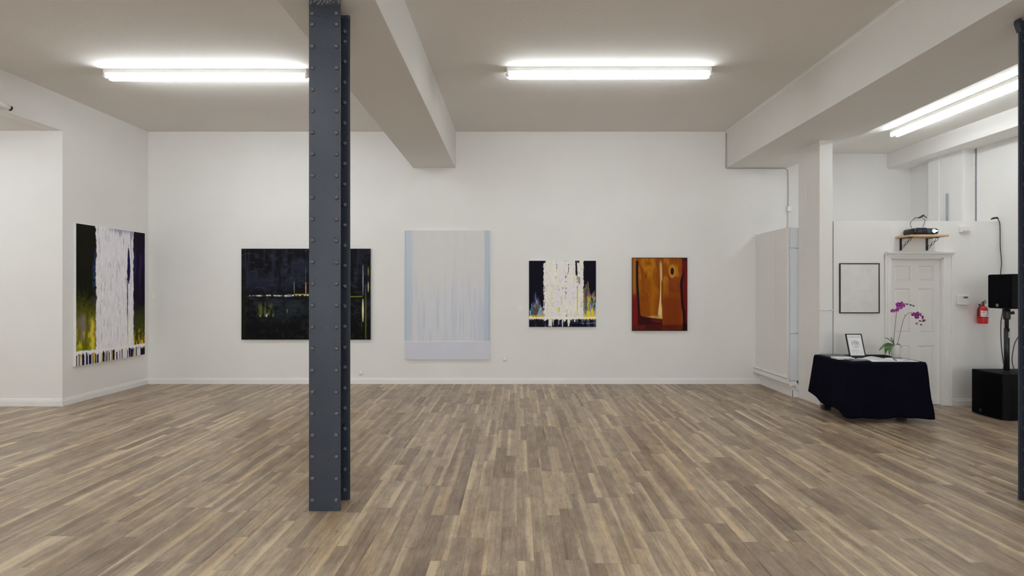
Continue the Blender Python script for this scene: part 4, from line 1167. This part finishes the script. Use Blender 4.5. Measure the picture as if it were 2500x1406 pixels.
label_print(((.165, -88, -60), (.155, -88, -66), (.145, -84, -60), (.135, -88, -62), (.125, -86, -64)), 'label_text')
label_print(((.112, -130, -66),), 'label_line')
label_print(((.160, -135, -108), (.148, -135, -112)), 'label_pictogram')
MB().lathe([(.016, .245), (.017, .252), (.017, .268), (.010, .272)], (EX, EY, EZ), 14).build('valve', M['black'], ex)
MB().tube([(EX - .02, EY, EZ + .262), (EX + .01, EY, EZ + .272), (EX + .048, EY - .01, EZ + .285)], [.007, .007, .005], 8).build('lower_handle', M['black'], ex)
MB().tube([(EX - .015, EY, EZ + .270), (EX + .01, EY, EZ + .292), (EX + .040, EY - .01, EZ + .312)], [.007, .008, .005], 8).build('lever', M['black'], ex)
MB().tube(qb([(EX - .016, EY, EZ + .258), (EX - .045, EY - .01, EZ + .245), (EX - .063, EY - .01, EZ + .20), (EX - .064, EY, EZ + .10)]), .006, 8).build('hose', M['black'], ex)
MB().lathe([(.011, 0), (.011, .010)], (EX - .028, EY - .018, EZ + .262), 12, 0, (-.6, -1, 0)).build('gauge', M['pipe'], ex)
MB().box(EX + .020, EX + .044, EY + .0185, YP - .0005, EZ + .238, EZ + .262).build('wall_hook', M['black'], ex)

# ---------------------------------------------------------------- sound system
def logo(parent, c, s, mat):
    """square badge with a ring and a tail, on a face that looks towards -x"""
    b = MB(); x, y, z = c
    t = s * .12
    b.box(x - .002, x, y - s/2, y + s/2, z + s/2 - t, z + s/2).box(x - .002, x, y - s/2, y + s/2, z - s/2, z - s/2 + t)
    b.box(x - .002, x, y - s/2, y - s/2 + t, z - s/2, z + s/2).box(x - .002, x, y + s/2 - t, y + s/2, z - s/2, z + s/2)
    b.tube([(x - .001, y + s * .22 * math.cos(a * PI / 8), z + s * .04 + s * .22 * math.sin(a * PI / 8)) for a in range(16)], s * .055, 6, closed=True)
    b.tube([(x - .001, y, z - s * .05), (x - .001, y, z - s * .36)], s * .05, 6)
    return b.build('badge', mat, parent)
M['badge'] = paint('pale_badge', (.55, .55, .56), .4, .1, 20); M['badge2'] = paint('dim_badge', (.045, .045, .05), .5, .1, 20)
sb = empty('subwoofer', (6.12, 6.38, 0), 'large black subwoofer cabinet on the floor in the right corner', 'speaker')
y0, y1, x0, x1 = 6.165, 6.60, 5.865, 6.47
body = [(x0, y0 + .02), (x0 + .06, y0 - .008), (x0 + .14, y0 - .012), (x1, y0 - .012), (x1, y1), (x0, y1)]
MB().prism(body, .006, .560).build('cabinet', M['cabinet'], sb, bevel=.006)
gr = []
for k in range(13):
    t = k / 12; gr.append((x0 - .004 - .030 * math.sin(PI * t), y1 - .004 + (y0 + .024 - y1 + .004) * t))
gr += [(x0 - .001, y0 + .024), (x0 - .001, y1 - .004)]
MB().prism(gr, .018, .548).build('grille', M['grille'], sb, bevel=.002)
logo(sb, (x0 - .0345, 6.44, .065), .034, M['badge2'])
for fx_, fy_ in ((x0 + .06, y0 + .05), (x1 - .06, y0 + .05), (x0 + .06, y1 - .05), (x1 - .06, y1 - .05)):
    MB().lathe([(.02, 0), (.02, .0062)], (fx_, fy_, 0), 12).build('foot', M['black'], sb)
PXc, PYc = 6.075, 6.35
po = empty('speaker_pole', (PXc, PYc, .56), 'black pole standing on the subwoofer and carrying the loudspeaker', 'stand')
MB().lathe([(.045, 0), (.045, .006), (.030, .012)], (PXc, PYc, .5605), 20).build('base_cup', M['black'], po)
MB().tube([(PXc, PYc, .57), (PXc, PYc, 1.10)], .0275, 20).build('lower_tube', M['black'], po)
MB().tube([(PXc, PYc, 1.10), (PXc, PYc, 1.345)], .021, 20).build('upper_tube', M['black'], po)
MB().lathe([(.034, 0), (.036, .02), (.036, .075), (.034, .13)], (PXc, PYc, 1.21), 20).build('collar', M['black'], po)
MB().tube([(PXc + .03, PYc - .01, 1.285), (PXc + .066, PYc - .02, 1.295)], [.014, .022], 8).build('knob', M['black'], po)
MB().box(PXc - .006, PXc + .006, PYc - .0300, PYc - .0276, .985, 1.06).build('clip', M['badge'], po)
ls = empty('loudspeaker', (6.13, 6.35, 1.345), 'black loudspeaker on the pole in the right corner', 'speaker')
lp = [(5.985, 6.185), (6.16, 6.178), (6.30, 6.235), (6.30, 6.44), (6.16, 6.505), (5.985, 6.50)]
MB().prism(lp, 1.346, 1.770).build('cabinet', M['cabinet'], ls, bevel=.008)
MB().prism([(5.984, 6.195), (5.984, 6.492), (5.972, 6.49), (5.966, 6.34), (5.972, 6.197)], 1.356, 1.760).build('grille', M['grille'], ls, bevel=.002)
logo(ls, (5.9675, 6.36, 1.385), .032, M['badge'])
# cables in the corner
def cable(pts, r, label, mat='cable'):
    o = MB().tube(qb(pts), r, 8).build('cable', M[mat]); return tag(o, label, 'cable')
cc_ = empty('power_cable', pp(2436, 537, 6.96), 'grey cable running from the wall top down the corner behind the loudspeaker', 'cable')
MB().tube(qb([pp(2436, 536, 6.945), pp(2440, 542, 6.945), pp(2441.5, 560, 6.945), pp(2442, 600, 6.94), pp(2445, 640, 6.93), pp(2443, 668, 6.90), pp(2443, 700, 6.8), pp(2447, 740, 6.72), pp(2448, 760, 6.70), pp(2443.5, 790, 6.70), pp(2444.5, 840, 6.70), pp(2449, 880, 6.68), pp(2451, 893, 6.60), (6.18, 6.50, .572), (6.22, 6.45, .566)], 6), .0055, 8).build('lead', M['cable'], cc_)
MB().tube([pp(2419, 535.5, 6.95), pp(2424, 533, 6.95), pp(2434, 531.5, 6.95), pp(2438, 535, 6.945)], [.006, .014, .014, .006], 8).build('plug', M['black'], cc_)
cable([(6.29, 6.33, 1.40), (6.295, 6.33, 1.30), (6.27, 6.33, 1.16), (6.20, 6.32, 1.02), (6.14, 6.32, .90), (6.122, 6.33, .70), (6.14, 6.30, .575), (6.22, 6.28, .566), (6.35, 6.30, .567)], .005, 'thin black cable hanging from the right of the loudspeaker to the subwoofer')

# ---------------------------------------------------------------- security camera on the left
sc2 = empty('security_camera', (XL, 6.02, 3.83), 'small white security camera with black lens, high on the left wall', 'camera')
a, b = Vector((-6.112, 6.02, 3.785)), Vector((-6.080, 6.13, 3.756))
MB().tube([a, b], .032, 20).build('body', M['plastic'], sc2)
dd = (b - a).normalized()
MB().tube([b + dd * .0005, b + dd * .022], [.0325, .030], 20).build('lens_hood', M['black'], sc2)
MB().tube([(XL + .0005, 6.03, 3.86), (XL + .04, 6.035, 3.85), (-6.110, 6.04, 3.80)], .008, 8).build('bracket', M['plastic'], sc2)
MB().tube([(XL + .0005, 6.03, 3.86), (XL + .012, 6.03, 3.86)], .03, 16).build('mount', M['plastic'], sc2)

# ---------------------------------------------------------------- little things on the back wall
def wall_cap(x, y, label):
    o = MB().lathe([(.034, 0), (.034, .006), (.027, .016), (.020, .030), (.010, .036), (.001, .037)], (bx(x), YB, bz(y)), 20, 0, (0, -1, 0)).build('wall_hook', M['trim'], org=(bx(x), YB, bz(y)))
    tag(o, label, 'wall fitting', 'small white round fittings low on the back wall')
wall_cap(881, 911, 'small round white wall fitting just right of the steel column, near the baseboard')
wall_cap(1232, 877.5, 'small round white wall fitting between the pale canvas and the square painting')
def card(x, y, w_, h_, label):
    X, Z = bx(x), bz(y)
    o = MB().box(X - w_/2, X + w_/2, YB - .004, YB - .0003, Z - h_/2, Z + h_/2).build('wall_label', M['trim'], org=(X, YB, Z))
    tag(o, label, 'label', 'title cards beside the paintings')
card(1270, 751, .075, .10, 'small white title card left of the square painting')
card(375, 722, .055, .085, 'small white title card near the left corner of the back wall')

# cable trim along the right beam, wire and conduit
struct(MB().prism([(3.492, ZC - .028), (3.5, ZC - .028), (3.5, ZC), (3.470, ZC), (3.470, ZC - .006), (3.492, ZC - .012)], YF, YB - .001, 'y').build('trim_7', M['trim']))
wr = MB().tube([(3.487, YB - .012, ZC - .03), (3.487, YB - .012, 3.598), (3.52, YB - .010, 3.592), (4.0, YB - .008, 3.596), (4.48, YB - .010, 3.590), (4.52, YB - .012, 3.56), (4.528, YB - .012, 3.2), (4.524, YB - .012, 2.96)], .0055, 6).build('wall_wire', M['wcable'])
tag(wr, 'thin grey wire running down the back wall under the right beam', 'wire')
cdt = empty('conduit', (4.53, YB, 2.9), 'white conduit with a small box on the back wall above the closet panel', 'conduit')
MB().tube([(4.530, YB - .018, 2.46), (4.530, YB - .018, 2.93)], .016, 12).build('pipe', M['panel'], cdt)
MB().box(4.495, 4.565, YB - .05, YB - .0005, 2.88, 2.955).build('junction_box', M['plastic'], cdt, bevel=.006)
rod = MB().tube([(6.415, 7.64, ZP - .02), (6.415, 7.64, 3.005)], .012, 10).build('metal_rod', M['pipe'], org=(6.415, 7.64, ZP))
tag(rod, 'thin grey metal rod standing against the pilaster above the door wall', 'rod')
# hooks with a taut string across the pier
st_ = empty('hook_string', (4.2, 7.0, 1.29), 'thin white string with hooks stretched round the white pier', 'string')
MB().tube([(4.124, 7.33, 1.325), (4.105, 7.33, 1.325)], [.010, .014], 10).build('hook', M['trim'], st_)
MB().tube([(4.140, 6.984, 1.297), (4.140, 6.966, 1.297)], .010, 10).build('hook', M['trim'], st_)
MB().tube([(4.300, 6.984, 1.302), (4.300, 6.966, 1.302)], .008, 10).build('hook', M['trim'], st_)
MB().tube([(4.140, 6.970, 1.297), (4.22, 6.972, 1.290), (4.300, 6.970, 1.302)], .003, 6).build('string', M['wcable'], st_)

bpy.context.view_layer.update()
